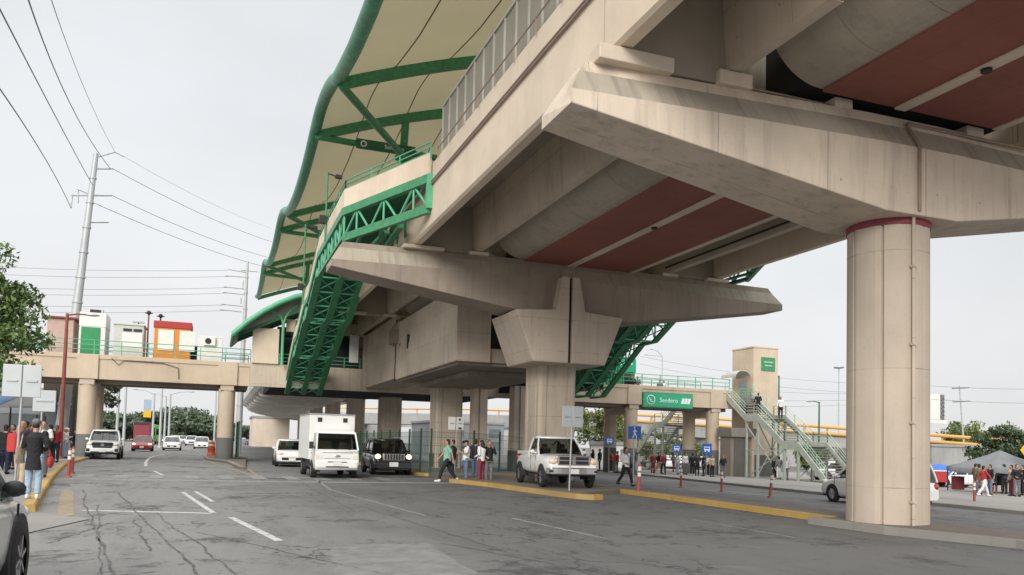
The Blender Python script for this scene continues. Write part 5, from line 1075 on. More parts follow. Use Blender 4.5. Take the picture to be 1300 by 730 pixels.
def car(name, label, cat, loc, rz, L, W, H, paint, top, cab, belt, wr=.33, axles=None, gc=.2, light='lens', grille=(.9, .2, .62), group=None, bumper=None, lamp_z=None, plate_=True, rails=False, roofpaint=None, lampw=.36, lamph=.16, split=(.1,), open_bed=None):
    t = thing(name, label, cat, loc, rz, group)
    st = []; n = len(top)
    for i, (y, z) in enumerate(top):
        e = abs(y)/(L/2); w_ = W/2*(1-.13*max(0, (e-.8)/.2)**2.2); zb = gc+(.13*max(0, (e-.86)/.14)); st.append(ring_sec(w_, zb, z, y))
    mb = MB(); mb.loft(st, 0, True); body = part(mb, 'body', paint, t, sub=1)
    yb0, yt0, yt1, yb1 = cab; wb, wt = W/2*.885, W/2*.72
    def rr(z, f): return [(wb+(wt-wb)*f+(.03*math.sin(math.pi*f)), yb0+(yt0-yb0)*f, z), (wb+(wt-wb)*f+(.03*math.sin(math.pi*f)), yb1+(yt1-yb1)*f, z), (-(wb+(wt-wb)*f+.03*math.sin(math.pi*f)), yb1+(yt1-yb1)*f, z), (-(wb+(wt-wb)*f+.03*math.sin(math.pi*f)), yb0+(yt0-yb0)*f, z)]
    zr = H-.05; mb = MB(); mb.loft([rr(belt-.06+(zr-belt+.06)*f, f) for f in (0, .33, .66, 1)], 0, False); gl = part(mb, 'glasshouse', 'car_glass', t)
    mb = MB(); rf = lambda g, z: [(wt+g, yt0+g, z), (wt+g, (yt0+yt1)/2, z+.015), (wt+g, yt1-g, z), (-wt-g, yt1-g, z), (-wt-g, (yt0+yt1)/2, z+.015), (-wt-g, yt0+g, z)]
    mb.loft([rf(.0, zr-.06), rf(.035, zr-.04), rf(.02, zr+.02), rf(-.1, zr+.05), rf(-.35, zr+.06)], 0, True); part(mb, 'roof', roofpaint or paint, t)
    def cpt(f, s, fr): r_ = rr(belt-.06+(zr-belt+.06)*f, f); a, b = Vector(r_[0 if s > 0 else 3]), Vector(r_[1 if s > 0 else 2]); return a.lerp(b, fr)
    for s in (-1, 1):
        for fr, w_ in [(0.0, .075), (1.0, .12)]+[(x, .075) for x in split]:
            mb = MB(); pts = [cpt(f, s, fr)+Vector((s*.008, 0, 0)) for f in (0, .33, .66, 1)]
            for p, q in zip(pts, pts[1:]): mb.bar(p, q, w_, .05, up=(s, 0, .2))
            part(mb, 'window_pillar', roofpaint or paint, t)
    mb = MB()
    for yy in [cab[1]-.35]+([cab[1]-1.2] if cab[1]-1.2 > cab[2] else []):
        for s in (-1, 1): mb.box(s*.36-.22, s*.36+.22, yy-.12, yy, belt-.2, belt+.18); mb.box(s*.36-.11, s*.36+.11, yy-.11, yy-.02, belt+.2, belt+.36)
    mb.box(-wb+.1, wb-.1, cab[0]-.5, cab[0]-.15, belt-.2, belt+.0); part(mb, 'seats', 'black_plastic', t)
    F = L/2; lz = lamp_z or belt-.24
    for s in (-1, 1):
        mb = MB(); mb.ell((s*(W/2-.06-lampw/2), F-.10, lz), (lampw/2, .13, lamph/2), 14); part(mb, 'headlight', light, t)
        mb = MB(); mb.ell((s*(W/2+(.06 if cat != 'car' or paint != 'silver_paint' else -.01)), cab[0]-.32, belt+.05), (.10, .07, .075), 12); mb.bar((s*(W/2-.1), cab[0]-.34, belt), (s*(W/2+.08), cab[0]-.34, belt+.03), .06); part(mb, 'mirror', paint if paint not in ('silver_paint', 'white_paint') or name != 'suv' else 'black_plastic', t)
        mb = MB(); mb.ell((s*(W/2-.2), -F+.06, belt-.22), (.1, .08, .12), 10); part(mb, 'tail_light', 'red_paint', t)
        mb = MB(); mb.box(min(s*(W/2+.002), s*(W/2+.02)), max(s*(W/2+.002), s*(W/2+.02)), -.32, -.14, belt-.16, belt-.12); part(mb, 'door_handle', paint, body)
        q = MB(); x_ = s*(W/2+.0025)
        for yy in (cab[0]-.12, (cab[0]+cab[3])/2-.05): q.box(min(x_, x_-s*.02), max(x_, x_-s*.02), yy-.006, yy+.006, gc+.2, belt-.1)
        part(q, 'door_gap', 'dark', body)
    gw, g0, g1 = grille; mb = MB(); mb.box(-gw/2, gw/2, F-.16, F+.012, g0+.16, g1); part(mb, 'grille', 'grille', t, bevel=.02)
    mb = MB(); mb.box(-W*.40, W*.40, F-.2, F+.02, gc+.02, gc+.13); part(mb, 'lower_intake', 'grille', t, bevel=.03)
    if bumper:
        mb = MB(); z0, z1 = bumper[1:]; mb.prism([(-W/2+.01, F-.28), (-W/2+.12, F+.03), (-W*.25, F+.075), (W*.25, F+.075), (W/2-.12, F+.03), (W/2-.01, F-.28)], 'Z', z0, z1); part(mb, 'bumper', bumper[0], t, bevel=.035)
    if plate_: mb = MB(); mb.cbox((0, F+(.09 if bumper else .03), (bumper[1]+.12) if bumper else gc+.24), (.36, .02, .17)); part(mb, 'number_plate', 'plate', t)
    if rails:
        for s in (-1, 1): mb = MB(); mb.tube([(s*wt, yt0-.2, zr+.05), (s*wt, yt0-.3, zr+.12), (s*wt, yt1+.3, zr+.12), (s*wt, yt1+.2, zr+.05)], .02, 6); part(mb, 'roof_rail', 'steel', t)
    mb = MB(); mb.box(-W*.4, W*.4, -L*.44, L*.44, gc-.02, gc+.12); part(mb, 'underside', 'dark', t)
    wheels(t, W, wr, axles, body=body); return t, body
def face(px_dir):                                         # heading by direction in the picture
    return math.atan2(-px_dir[0], px_dir[1])
PI = math.pi
SEDAN = lambda L: [(L/2, .55), (L/2-.06, .68), (L/2-.25, .76), (L*.20, .92), (L*.12, .95), (-L*.3, .98), (-L*.42, 1.0), (-L/2+.06, .95), (-L/2, .6)]
SUVT = lambda L, z=1.0: [(L/2, z-.35), (L/2-.05, z-.18), (L/2-.2, z-.07), (L*.24, z), (0, z+.02), (-L*.3, z+.03), (-L/2+.08, z+.03), (-L/2, z-.3)]
# box truck: cab over engine
def box_truck(name, label, loc, rz, cargo, cab_paint, big=True):
    t = thing(name, label, 'truck', loc, rz); W = 1.74; F = 2.55
    st = [(F, .42, 1.02, .97), (F-.04, .36, 1.08, 1), (F-.12, .34, 1.14, 1), (F-.8, .34, 1.16, 1), (F-1.5, .36, 1.16, 1)]
    mb = MB(); mb.loft([ring_sec(W/2*w_, zb, zt, y, .93, .97) for y, zb, zt, w_ in st], 0, True); body = part(mb, 'cab_body', cab_paint, t, bevel=0)
    def rg(z, y0, y1, w_): return [(w_, y0, z), (w_, y1, z), (-w_, y1, z), (-w_, y0, z)]
    mb = MB(); mb.loft([rg(1.12, F-.08, F-1.5, .83), rg(1.5, F-.28, F-1.5, .80), rg(1.84, F-.48, F-1.5, .745)]); part(mb, 'glasshouse', 'car_glass', t)
    mb = MB(); mb.box(-.7, .7, F-1.45, F-1.3, 1.0, 1.6); mb.box(-.75, .75, F-.6, F-.25, 1.1, 1.18); part(mb, 'seats', 'black_plastic', t)
    mb = MB(); mb.loft([rg(1.80, F-.44, F-1.5, .77), rg(1.9, F-.52, F-1.5, .755), rg(1.96, F-.72, F-1.5, .68)]); part(mb, 'roof', cab_paint, t, bevel=.04)
    for s in (-1, 1):
        mb = MB(); mb.bar((s*.83, F-.07, 1.12), (s*.755, F-.47, 1.84), .09, .06, up=(s, 0, .3)); mb.bar((s*.84, F-1.42, 1.12), (s*.76, F-1.42, 1.84), .16, .05, up=(s, 0, .2)); mb.bar((s*.845, F-.1, 1.14), (s*.845, F-1.5, 1.14), .05); part(mb, 'window_frame', cab_paint, t)
    mb = MB(); mb.bar((-.8, F-.075, 1.13), (.8, F-.075, 1.13), .07); part(mb, 'scuttle', cab_paint, t)
    for s in (-1, 1):
        mb = MB(); mb.box(min(s*.56, s*.83), max(s*.56, s*.83), F-.12, F+.012, .74, .98); part(mb, 'headlight', 'lens', t, bevel=.05); mb = MB(); mb.box(min(s*.78, s*.85), max(s*.78, s*.85), F-.12, F+.018, .78, .95); part(mb, 'indicator', 'lens_amber', t, bevel=.02)
        mb = MB(); mb.ell((s*.74, F-.0, .52), (.07, .05, .06), 10); part(mb, 'fog_light', 'lens', t)
        mb = MB(); mb.bar((s*.84, F-.15, 1.2), (s*1.0, F-.05, 1.3), .03); mb.cbox((s*1.03, F-.03, 1.32), (.16, .08, .28)); part(mb, 'mirror', 'black_plastic', t)
    mb = MB(); mb.prism([(-.86, F-.25), (-.8, F+.05), (.8, F+.05), (.86, F-.25)], 'Z', .42, .72); part(mb, 'bumper', cab_paint, t, bevel=.05)
    mb = MB(); mb.box(-.45, .45, F+.0, F+.055, .455, .50); part(mb, 'lower_intake', 'grille', t)
    mb = MB(); mb.box(-.52, .52, F-.02, F+.012, .80, .825); mb.ell((0, F+.012, .90), (.13, .015, .05), 12); part(mb, 'grille', 'chrome', t)
    mb = MB(); mb.box(-.6, .6, F-.03, F+.004, 1.03, 1.05); part(mb, 'panel_gap', 'dark', body)
    mb = MB(); mb.box(-.38, .38, F+.0, F+.056, .655, .69); part(mb, 'bumper_slot', 'grille', t)
    for s in (-1, 1): mb = MB(); mb.box(min(s*.873, s*.885), max(s*.873, s*.885), F-1.25, F-1.12, .98, 1.02); part(mb, 'door_handle', 'dark', body)
    mb = MB(); mb.cbox((0, F+.062, .60), (.34, .02, .16)); part(mb, 'number_plate', 'plate', t)
    mb = MB(); mb.tube([(-.5, F-.03, 1.16), (.1, F-.15, 1.22)], .012, 4); mb.tube([(.0, F-.03, 1.16), (.55, F-.15, 1.22)], .012, 4); part(mb, 'wiper', 'dark', t)
    mb = MB(); mb.box(-.93, .93, -2.55, F-1.55, .72, 2.62); cb = part(mb, 'cargo_box', cargo, t, bevel=.02)
    q = MB()
    for s in (-1, 1): q.box(s*.52-.09, s*.52+.09, F-1.545, F-1.53, 2.28, 2.46)
    part(q, 'marker_patch', 'dark', cb); q = MB()
    for x in (-.93, .93): q.bar((x, -2.56, 2.6), (x, F-1.54, 2.6), .05)
    q.bar((-.93, F-1.54, 2.6), (.93, F-1.54, 2.6), .05); part(q, 'edge_trim', 'steel', cb)
    mb = MB(); mb.box(-.8, .8, -2.4, F-.4, .38, .7); part(mb, 'chassis', 'dark', t)
    wheels(t, W+.04, .33, (F-.95, -1.5), .22, body, 'steel'); return t
# --- placed vehicles
box_truck('box_truck', 'white box truck with tall plain cargo body, driving towards the viewer in the middle', (4.55, 35.0, 0), PI+.02, 'box_white', 'white_paint')
car('suv', 'black compact suv with glowing headlights right of the box truck', 'car', (7.75, 38.5, 0), PI-.03, 4.4, 1.8, 1.66, 'black_paint', SUVT(4.4, 1.05), (1.05, .55, -1.9, -2.12), 1.06, .35, (1.35, -1.3), .22, 'lamp_on', (.8, .45, .92), rails=True, lamp_z=.84, lampw=.27, lamph=.24, split=(.45, .78))
car('hatchback', 'white hatchback half hidden behind the box truck', 'car', (4.05, 47.5, 0), PI-.02, 4.1, 1.72, 1.5, 'white_paint', SUVT(4.1, .96), (1.25, .45, -1.6, -1.95), .97, .31, (1.28, -1.25), .17, 'lens_amber', (1.1, .2, .52), split=(.5,), lamp_z=.72)
car('pickup_truck', 'white double cab pickup with black grille beside the first bridge column at left', 'pickup truck', (-6.45, 56.4, 0), PI+.05, 5.2, 1.86, 1.80, 'white_paint', [(2.6, .7), (2.55, .95), (2.4, 1.08), (1.1, 1.16), (.8, 1.18), (-.9, 1.18), (-2.5, 1.16), (-2.6, .7)], (1.0, .35, -.75, -.95), 1.17, .38, (1.65, -1.55), .34, 'lens', (.95, .55, 1.02), bumper=('white_paint', .42, .66), rails=True, lamp_z=.92, split=(.48,))
car('sedan', 'red sedan with lit headlights in the far left lane', 'car', (-6.4, 84, 0), PI+.03, 4.4, 1.75, 1.46, 'red_paint', SEDAN(4.4), (.95, .25, -.95, -1.6), .95, .31, (1.35, -1.25), .17, 'lamp_on', (.7, .2, .5), lamp_z=.70, split=(.5,), lampw=.3)
car('sedan', 'white sedan right of the red one in the far lane', 'car', (-4.2, 92, 0), PI+.03, 4.4, 1.75, 1.46, 'white_paint', SEDAN(4.4), (.95, .25, -.95, -1.6), .95, .31, (1.35, -1.25), .17, 'lens', (.9, .2, .55), lamp_z=.72, split=(.5,))
car('sedan', 'white sedan furthest right in the far traffic under the footbridge', 'car', (-1.5, 106, 0), PI+.03, 4.4, 1.8, 1.5, 'white_paint', SEDAN(4.4), (.95, .25, -.95, -1.6), .95, .31, (1.35, -1.25), .17, 'lens', (.9, .2, .55), lamp_z=.72, split=(.5,))
for px, Y, pt, lab in ((222, 150, 'white_paint', 'far white car with pale roof in the queue under the lamp cluster'), (231, 165, 'silver_paint', 'far silver car behind the white ones in the queue'), (243, 138, 'white_paint', 'small far white car beside the rightmost sedan in the queue'), (203, 170, 'black_paint', 'tiny dark car at the end of the far queue')):
    p = atY(px, 562, Y); car('hatchback', lab, 'car', (p.x, Y, 0), PI, 4.2, 1.78, 1.6, pt, SUVT(4.2), (1.15, .4, -1.7, -1.95), 1.0, .33, (1.3, -1.25), .2, 'lens', (.8, .3, .7), plate_=False, group='cars in the far queue')
t = thing('cargo_truck', 'dark truck with tall red tail box ahead of the red sedan', 'truck', (-10.6, 138, 0), 0); mb = MB(); mb.box(-1.1, 1.1, -3, 3, .9, 3.5); part(mb, 'cargo_box', 'maroon', t, bevel=.04); mb = MB(); mb.box(-1.0, 1.0, 3.1, 4.8, .6, 2.7); part(mb, 'cab', 'black_paint', t, bevel=.1); mb = MB(); mb.box(-1.05, 1.05, -3.06, -3.01, 3.1, 3.45); mb.box(-.9, .9, -2.9, 4.6, .45, .88); part(mb, 'frame', 'dark', t); wheels(t, 2.2, .48, (-2, 3.6), .3, None)
t = thing('bus', 'bright green bus with pale front behind the red truck in the far lane', 'bus', (-10.4, 150, 0), PI); mb = MB(); mb.box(-1.25, 1.25, -5.5, 5.5, .45, 3.3); b_ = part(mb, 'body', 'green_paint', t, bevel=.12); mb = MB(); mb.box(-1.1, 1.1, 5.48, 5.53, 1.5, 2.8); part(mb, 'windscreen', 'car_glass', t); mb = MB()
for s in (-1, 1): mb.box(s*1.252-.01, s*1.252+.01, -5, 5, 1.6, 2.6)
part(mb, 'window', 'car_glass', t); wheels(t, 2.5, .5, (3.4, -3), .3, None)
# fronts with a look of their own
def last(label):
    return [o for o in COL.objects if o.type == 'EMPTY' and o.get('label') == label][0]
j = last('black compact suv with glowing headlights right of the box truck')
mb = MB(); mb.box(-.5, .5, 2.19, 2.225, .68, .98); gr = part(mb, 'chrome_surround', 'chrome', j, bevel=.02)
q = MB()
for k in range(7): q.box(-.44+k*.128, -.44+k*.128+.09, 2.222, 2.235, .71, .95)
part(q, 'grille_slots', 'dark', gr)
mb = MB(); mb.prism([(-.86, 2.0), (-.78, 2.26), (.78, 2.26), (.86, 2.0)], 'Z', .30, .56); part(mb, 'bumper', 'black_plastic', j, bevel=.04)
mb = MB(); mb.cbox((0, 2.27, .5), (.4, .02, .2)); part(mb, 'number_plate', 'plate', j)
j = last('white double cab pickup with black grille beside the first bridge column at left')
mb = MB(); mb.prism([(-.5, .70), (.5, .70), (.6, .98), (.52, 1.04), (-.52, 1.04), (-.6, .98)], 'Y', 2.5, 2.63); gr = part(mb, 'grille_frame', 'grille', j, bevel=.03)
q = MB(); q.lathe([(.02, 0), (.09, 0), (.09, .012)], (0, 2.635, .88), 14, ax='Y'); q.box(-.5, .5, 2.63, 2.642, .80, .815); part(q, 'badge', 'chrome', gr)
mb = MB(); mb.box(-.62, .62, 2.6, 2.69, .36, .50); part(mb, 'lower_intake', 'dark', j, bevel=.03)
for s_ in (-1, 1): mb = MB(); mb.box(min(s_*.66, s_*.86), max(s_*.66, s_*.86), 2.52, 2.67, .48, .66); part(mb, 'fog_pocket', 'dark', j, bevel=.03)
# big white pickup on the island, the main vehicle
RL = 5.3
RT, RB_ = car('pickup_truck', 'white single cab pickup with chrome crosshair grille parked beside the central pier', 'pickup truck', (11.5, 26.75, .13), face((-.12, -.99)), RL, 2.0, 1.94, 'white_paint',
    [(2.62, .86), (2.58, 1.06), (2.4, 1.19), (1.6, 1.25), (.95, 1.27), (.6, 1.29), (-.55, 1.29), (-.62, 1.26), (-2.6, 1.26), (-2.65, .8)], (.98, .32, -.38, -.55), 1.28, .41, (1.72, -1.72), .46, 'lens_amber', (.1, .1, .3), bumper=('chrome', .52, .78), lamp_z=1.0, lampw=.34, lamph=.26, split=(), plate_=True)
RT.scale = (.9, .9, .9)
mb = MB(); mb.prism([(-.62, .86), (.62, .86), (.68, 1.18), (.5, 1.24), (-.5, 1.24), (-.68, 1.18)], 'Y', 2.5, 2.67); gr = part(mb, 'chrome_grille', 'chrome', RT, bevel=.03)
q = MB()
for s in (-1, 1):
    for z0, z1 in ((.90, 1.02), (1.06, 1.17)): q.box(min(s*.07, s*.56), max(s*.07, s*.56), 2.668, 2.69, z0, z1)
part(q, 'grille_insert', 'grille', gr)
mb = MB()
for s in (-1, 1): mb.ell((s*.82, 2.64, .64), (.12, .06, .07), 10)
part(mb, 'fog_light', 'dark', RT)
mb = MB(); mb.box(-.8, .8, -2.42, -.66, 1.255, 1.275); part(mb, 'bed_liner', 'black_plastic', RT)
mb = MB()
for s in (-1, 1): mb.box(s*.86-.05, s*.86+.05, -2.42, -.6, 1.2, 1.33)
mb.box(-.86, .86, -2.5, -2.42, 1.2, 1.33); part(mb, 'bed_rail', 'white_paint', RT, bevel=.02)
mb = MB(); mb.tube([(-.55, -1.0, 1.3), (-.6, -1.05, 1.62), (-.5, -1.3, 1.78), (-.4, -1.55, 1.6)], .03, 6); mb.lathe([(.2, 0), (.2, .05)], (-.55, -1.1, 1.55), 12, ax='X'); part(mb, 'tow_gear', 'dark', RT)
p = ground(1056, 640)
car('minivan', 'white minivan coming out from behind the near round pillar', 'minivan', (24.3, 24.6, gz(24.3)), -.12, 4.6, 1.95, 1.72, 'white_paint', [(2.3, .62), (2.25, .78), (2.05, .88), (1.4, 1.02), (.9, 1.05), (-1.9, 1.08), (-2.23, 1.05), (-2.3, .7)], (1.4, .35, -1.95, -2.15), 1.05, .34, (1.42, -1.35), .2, 'lens', (.9, .25, .6), split=(.3, .62))
p = ground(1022, 608, .13); car('sedan', 'white sedan parked on the plaza beneath the long grey stairway', 'car', (46.5, 51.0, gz(46)+.13), face((.96, -.28)), 4.5, 1.8, 1.48, 'white_paint', SEDAN(4.5), (.95, .25, -.95, -1.6), .95, .32, (1.38, -1.3), .18, 'lens', (.9, .2, .55), split=(.5,), lamp_z=.72)
car('sedan', 'white taxi with amber windows side on behind the grey market tent', 'car', (50.3, 43.5, gz(50)+.13), face((-.96, .28)), 4.5, 1.8, 1.5, 'white_paint', SEDAN(4.5), (.95, .25, -.95, -1.6), .95, .32, (1.38, -1.3), .18, 'lens', (.9, .2, .55), split=(.5,), lamp_z=.72)
for i, (px, Y, pt) in enumerate(((868, 84, 'silver_paint'), (884, 86, 'white_paint'), (850, 82, 'white_paint'), (835, 86, 'black_paint'))):
    p = atY(px, 590, Y); car('hatchback', ('silver', 'white', 'pale white', 'dark')[i]+' car behind the plaza crowd, '+('third from left', 'rightmost', 'second from left', 'leftmost')[i]+' of the parked row', 'car', (p.x, Y, gz(p.x)), face((-.9, .4)), 4.2, 1.78, 1.55, pt, SUVT(4.2), (1.15, .4, -1.7, -1.95), 1.0, .33, (1.3, -1.25), .2, 'lens', (.8, .3, .7), plate_=False, group='cars parked behind the plaza crowd')
car('suv', 'silver grey suv in the left foreground, only its front corner and mirror in view', 'car', (-2.60, 7.3, 0), 0, 4.5, 1.84, 1.62, 'silver_paint', SUVT(4.5, .98), (1.45, .55, -1.9, -2.15), .98, .36, (1.42, -1.3), .22, 'lens', (.9, .4, .85), split=(.45, .78), rails=True)
def motorbike(label, px, py, rz):
    p = ground(px, py); t = thing('motorcycle', label, 'motorcycle', p, rz, 'motorcycles parked under the lower deck'); 
    for y in (-.62, .62): mb = MB(); mb.lathe([(.2, -.04), (.3, -.05), (.3, .05), (.2, .04)], (0, y, .3), 16, ax='X'); part(mb, 'wheel', 'rubber', t)
    mb = MB(); mb.ell((0, .12, .72), (.14, .3, .14), 10); part(mb, 'tank', 'c_blue', t); mb = MB(); mb.ell((0, -.35, .74), (.12, .38, .08), 10); part(mb, 'seat', 'dark', t)
    mb = MB(); mb.tube([(0, .62, .3), (0, .42, .95), (.3, .34, 1.0)], .03, 6); mb.tube([(0, .42, .95), (-.3, .34, 1.0)], .03, 6); mb.tube([(0, -.62, .3), (0, 0, .4), (0, .4, .7)], .05, 6); mb.cbox((0, .05, .42), (.25, .4, .3)); part(mb, 'frame', 'steel', t)
motorbike('dark motorcycle parked under the lower deck, nearer of two', 322, 566, .4); motorbike('blue motorcycle parked under the lower deck behind the dark one', 313, 565, .3)
# ================================================================== PEOPLE  (local axes: facing +Y, 1.70 m tall)
PC = {}
def bake(key, mb, voxel, smooth=2):
    if key in PC: return PC[key]
    ob = mb.build('tmp', 'skin'); m_ = ob.modifiers.new('r', 'REMESH'); m_.mode = 'VOXEL'; m_.voxel_size = voxel; m_.use_smooth_shade = True
    if smooth: s = ob.modifiers.new('s', 'SMOOTH'); s.iterations = smooth; s.factor = .5
    dg = bpy.context.evaluated_depsgraph_get(); me = bpy.data.meshes.new_from_object(ob.evaluated_get(dg)); bpy.data.objects.remove(ob); PC[key] = me
    me.polygons.foreach_set('use_smooth', [True]*len(me.polygons)); return me
def cloth(name, me, mat, parent):
    o = bpy.data.objects.new(name, me); COL.objects.link(o); o.parent = parent
    if not me.materials: me.materials.append(MATS['skin'])
    o.material_slots[0].link = 'OBJECT'; o.material_slots[0].material = MATS[mat]; return o
def joints(pose):
    V3 = Vector; J = {}
    def leg(s, a, b): h = V3((s*.09, 0, .90)); k = h+V3((s*.01, .43*math.sin(a), -.43*math.cos(a))); an = k+V3((0, .41*math.sin(b), -.41*math.cos(b))); return h, k, an
    if pose in ('walk', 'walkbag'): L = leg(-1, R(27), R(16)), leg(1, R(-16), R(-40))
    elif pose == 'sit': L = leg(-1, R(85), R(5)), leg(1, R(80), R(0))
    elif pose == 'climb': L = leg(-1, R(50), R(-5)), leg(1, R(-8), R(-22))
    else: L = leg(-1, R(3), R(-3)), leg(1, R(-1), R(-4))
    low = min(L[0][2].z, L[1][2].z)-.075; dz = -low
    J['legs'] = [[p+V3((0, 0, dz)) for p in l] for l in L]
    def arm(s, kind):
        sh = V3((s*.18, -.01, 1.39))
        d = {'down': ((s*.24, -.03, 1.11), (s*.25, .05, .87)), 'fwd': ((s*.23, .16, 1.14), (s*.22, .32, .95)), 'back': ((s*.23, -.17, 1.14), (s*.23, -.22, .90)), 'phone': ((s*.23, .05, 1.12), (s*.1, .27, 1.20)), 'bent': ((s*.25, -.06, 1.12), (s*.15, .17, 1.03)), 'face': ((s*.24, .12, 1.17), (s*.1, .18, 1.42))}[kind]
        return sh, V3(d[0]), V3(d[1])
    k = {'walk': ('back', 'fwd'), 'walkbag': ('back', 'bent'), 'phone': ('phone', 'bent'), 'stand': ('down', 'down'), 'bent': ('bent', 'down'), 'face': ('face', 'bent'), 'sit': ('bent', 'bent'), 'climb': ('fwd', 'bent')}[pose]
    J['arms'] = [[p+V3((0, 0, dz)) for p in arm(-1, k[0])], [p+V3((0, 0, dz)) for p in arm(1, k[1])]]; J['dz'] = dz; return J
def person(label, loc, rz, pose='stand', top='c_black', bottom='c_denim', hair='hair', skin='skin', h=1.7, sleeve='long', near=False, shoes='c_black', longhair=False, hat=None, coat=False, skirt=False, group=None, pack=None):
    t = thing('person', label, 'person', loc, rz, group); t.scale = (h/1.7,)*3; J = joints(pose); dz = J['dz']; up = Vector((0, 0, dz)); key = (pose, near)
    vx = .0085 if near else .022
    mb = MB(); hc = Vector((0, .015, 1.585))+up
    mb.ell(hc, (.073, .092, .112), 14); mb.ell(hc+Vector((0, .03, -.06)), (.052, .058, .055), 10); mb.tube([(0, -.015, 1.36+dz), (0, .0, 1.53+dz)], [.062, .052], 10)
    mb.ell(hc+Vector((0, .094, -.012)), (.013, .018, .024), 8)
    for s in (-1, 1): mb.ell(hc+Vector((s*.074, -.005, -.005)), (.012, .022, .032), 8)
    mb.tube([(0, 0, .86+dz), (0, 0, 1.05+dz), (0, -.01, 1.30+dz), (0, -.01, 1.40+dz)], [.13, .115, .145, .09], 12)
    for l in J['legs']: mb.tube(l, [.075, .053, .036], 10); mb.ell(l[1], (.05,)*3, 8); mb.ell(l[2]+Vector((0, .05, -.035)), (.04, .11, .035), 8)
    for i, a in enumerate(J['arms']):
        s = -1 if i == 0 else 1; mb.tube(a, [.048, .037, .026], 10); mb.ell(a[0], (.052,)*3, 8); mb.ell(a[1], (.038,)*3, 8)
        d = (a[2]-a[1]).normalized(); sd = d.cross(Vector((s, 0, .2))).normalized(); nn = d.cross(sd).normalized(); pc_ = a[2]+d*.045
        mb.tube([a[2]-d*.01, a[2]+d*.03, a[2]+d*.085], [.026, .036, .034], 8)
        if near:
            for j, ln in enumerate((.062, .072, .068, .052)):
                b0 = a[2]+d*.08+sd*(.027-.018*j); m1 = b0+d*ln*.55+nn*.006; m2 = b0+d*ln+nn*.026; mb.tube([b0, m1, m2], [.0098, .009, .008], 6)
            b0 = a[2]+d*.03+sd*.03; mb.tube([b0, b0+d*.03+sd*.022, b0+d*.06+sd*.025+nn*.012], [.0115, .0105, .009], 6)
        else: mb.ell(a[2]+d*.1, (.032, .032, .045), 8)
    b_ = cloth('body', bake(('body',)+key, mb, vx), skin, t)
    mb = MB(); z = dz                                     # shirt or jacket
    hem = .62 if coat else .86
    mb.tube([(0, .0, hem+z), (0, .0, .98+z), (0, -.01, 1.15+z), (0, -.01, 1.31+z), (0, -.01, 1.42+z)], [.175 if coat else .158, .155, .158, .178, .085], 14)
    for a in J['arms']:
        mb.ell(a[0], (.072,)*3, 8); e = a[1].lerp(a[2], .9) if sleeve == 'long' else a[0].lerp(a[1], .8)
        if sleeve == 'long': mb.tube([a[0], a[1], e], [.068, .054, .042], 10); mb.ell(a[1], (.054,)*3, 8)
        else: mb.tube([a[0], e], [.068, .066], 10)
    cloth('jacket' if coat or top in ('c_black', 'c_navy') and sleeve == 'long' else 'shirt', bake(('top', sleeve, coat)+key, mb, max(vx, .012)), top, t)
    mb = MB(); mb.tube([(0, 0, .82+z), (0, 0, .93+z), (0, 0, 1.0+z)], [.155, .15, .14], 14)
    if skirt: mb.tube([(0, .02, .42+z), (0, 0, .9+z)], [.24, .15], 14)
    for l in J['legs']: k_ = l[1].lerp(l[2], .88); mb.tube([l[0], l[1], k_], [.098, .072, .062], 12); mb.ell(l[1], (.072,)*3, 8); mb.ell(l[0], (.098,)*3, 8)
    cloth('skirt' if skirt else 'trousers', bake(('bot', skirt)+key, mb, max(vx, .012)), bottom, t)
    for i, l in enumerate(J['legs']):
        mb = MB(); c_ = l[2]; mb.ell(c_+Vector((0, .055, -.035)), (.047, .135, .045), 10); mb.ell(c_+Vector((0, -.02, 0)), (.045, .06, .055), 8); cloth('shoe', bake(('shoe', i)+key, mb, .012), shoes, t)
    mb = MB()
    if hat: mb.ell(hc+Vector((0, -.01, .055)), (.09, .108, .075), 12); mb.tube([hc+Vector((0, .05, .045)), hc+Vector((0, .17, .03))], [.075, .05], 8)
    else:
        mb.ell(hc+Vector((0, -.022, .03)), (.084, .094, .098), 12); mb.ell(hc+Vector((0, -.05, -.03)), (.072, .06, .09), 10)
        if longhair: mb.tube([hc+Vector((0, -.06, .0)), hc+Vector((0, -.085, -.16)), hc+Vector((0, -.10, -.32))], [.085, .085, .05], 10)
    cloth('hat' if hat else 'hair', bake(('hair', bool(hat), longhair)+key, mb, .014), hat or hair, t)
    if hat: mb = MB(); mb.ell(hc+Vector((0, -.04, -.02)), (.074, .065, .07), 10); cloth('hair', bake(('hairh',)+key, mb, .014), hair, t)
    if near:
        for s in (-1, 1): mb = MB(); mb.ell(hc+Vector((s*.03, .083, .008)), (.011, .008, .007), 8); part(mb, 'eye', 'dark', t)
        mb = MB(); mb.ell(hc+Vector((0, .087, -.062)), (.022, .006, .006), 8); part(mb, 'mouth', 'c_maroon', t)
    if pack:
        g = thing('backpack', pack[1], 'backpack', t.location, rz); g.scale = t.scale; mb = MB(); c_ = Vector((0, -.22, 1.18+dz))
        mb.loft([[(c_.x+sx*w_*.15, c_.y+d_, c_.z+zz) for sx, d_ in ((-1, .07), (1, .07), (1.05, -.02), (.8, -.1), (-.8, -.1), (-1.05, -.02))] for w_, zz in ((.8, -.24), (1, -.18), (1, .08), (.85, .18), (.5, .22))], 0, True); part(mb, 'bag', pack[0], g, bevel=.02)
        mb = MB()
        for s in (-1, 1): mb.tube([(s*.09, -.17, 1.38+dz), (s*.1, -.06, 1.47+dz), (s*.11, .15, 1.40+dz), (s*.13, .17, 1.2+dz), (s*.13, -.1, 1.0+dz)], .018, 6)
        part(mb, 'strap', pack[0], g)
    return t
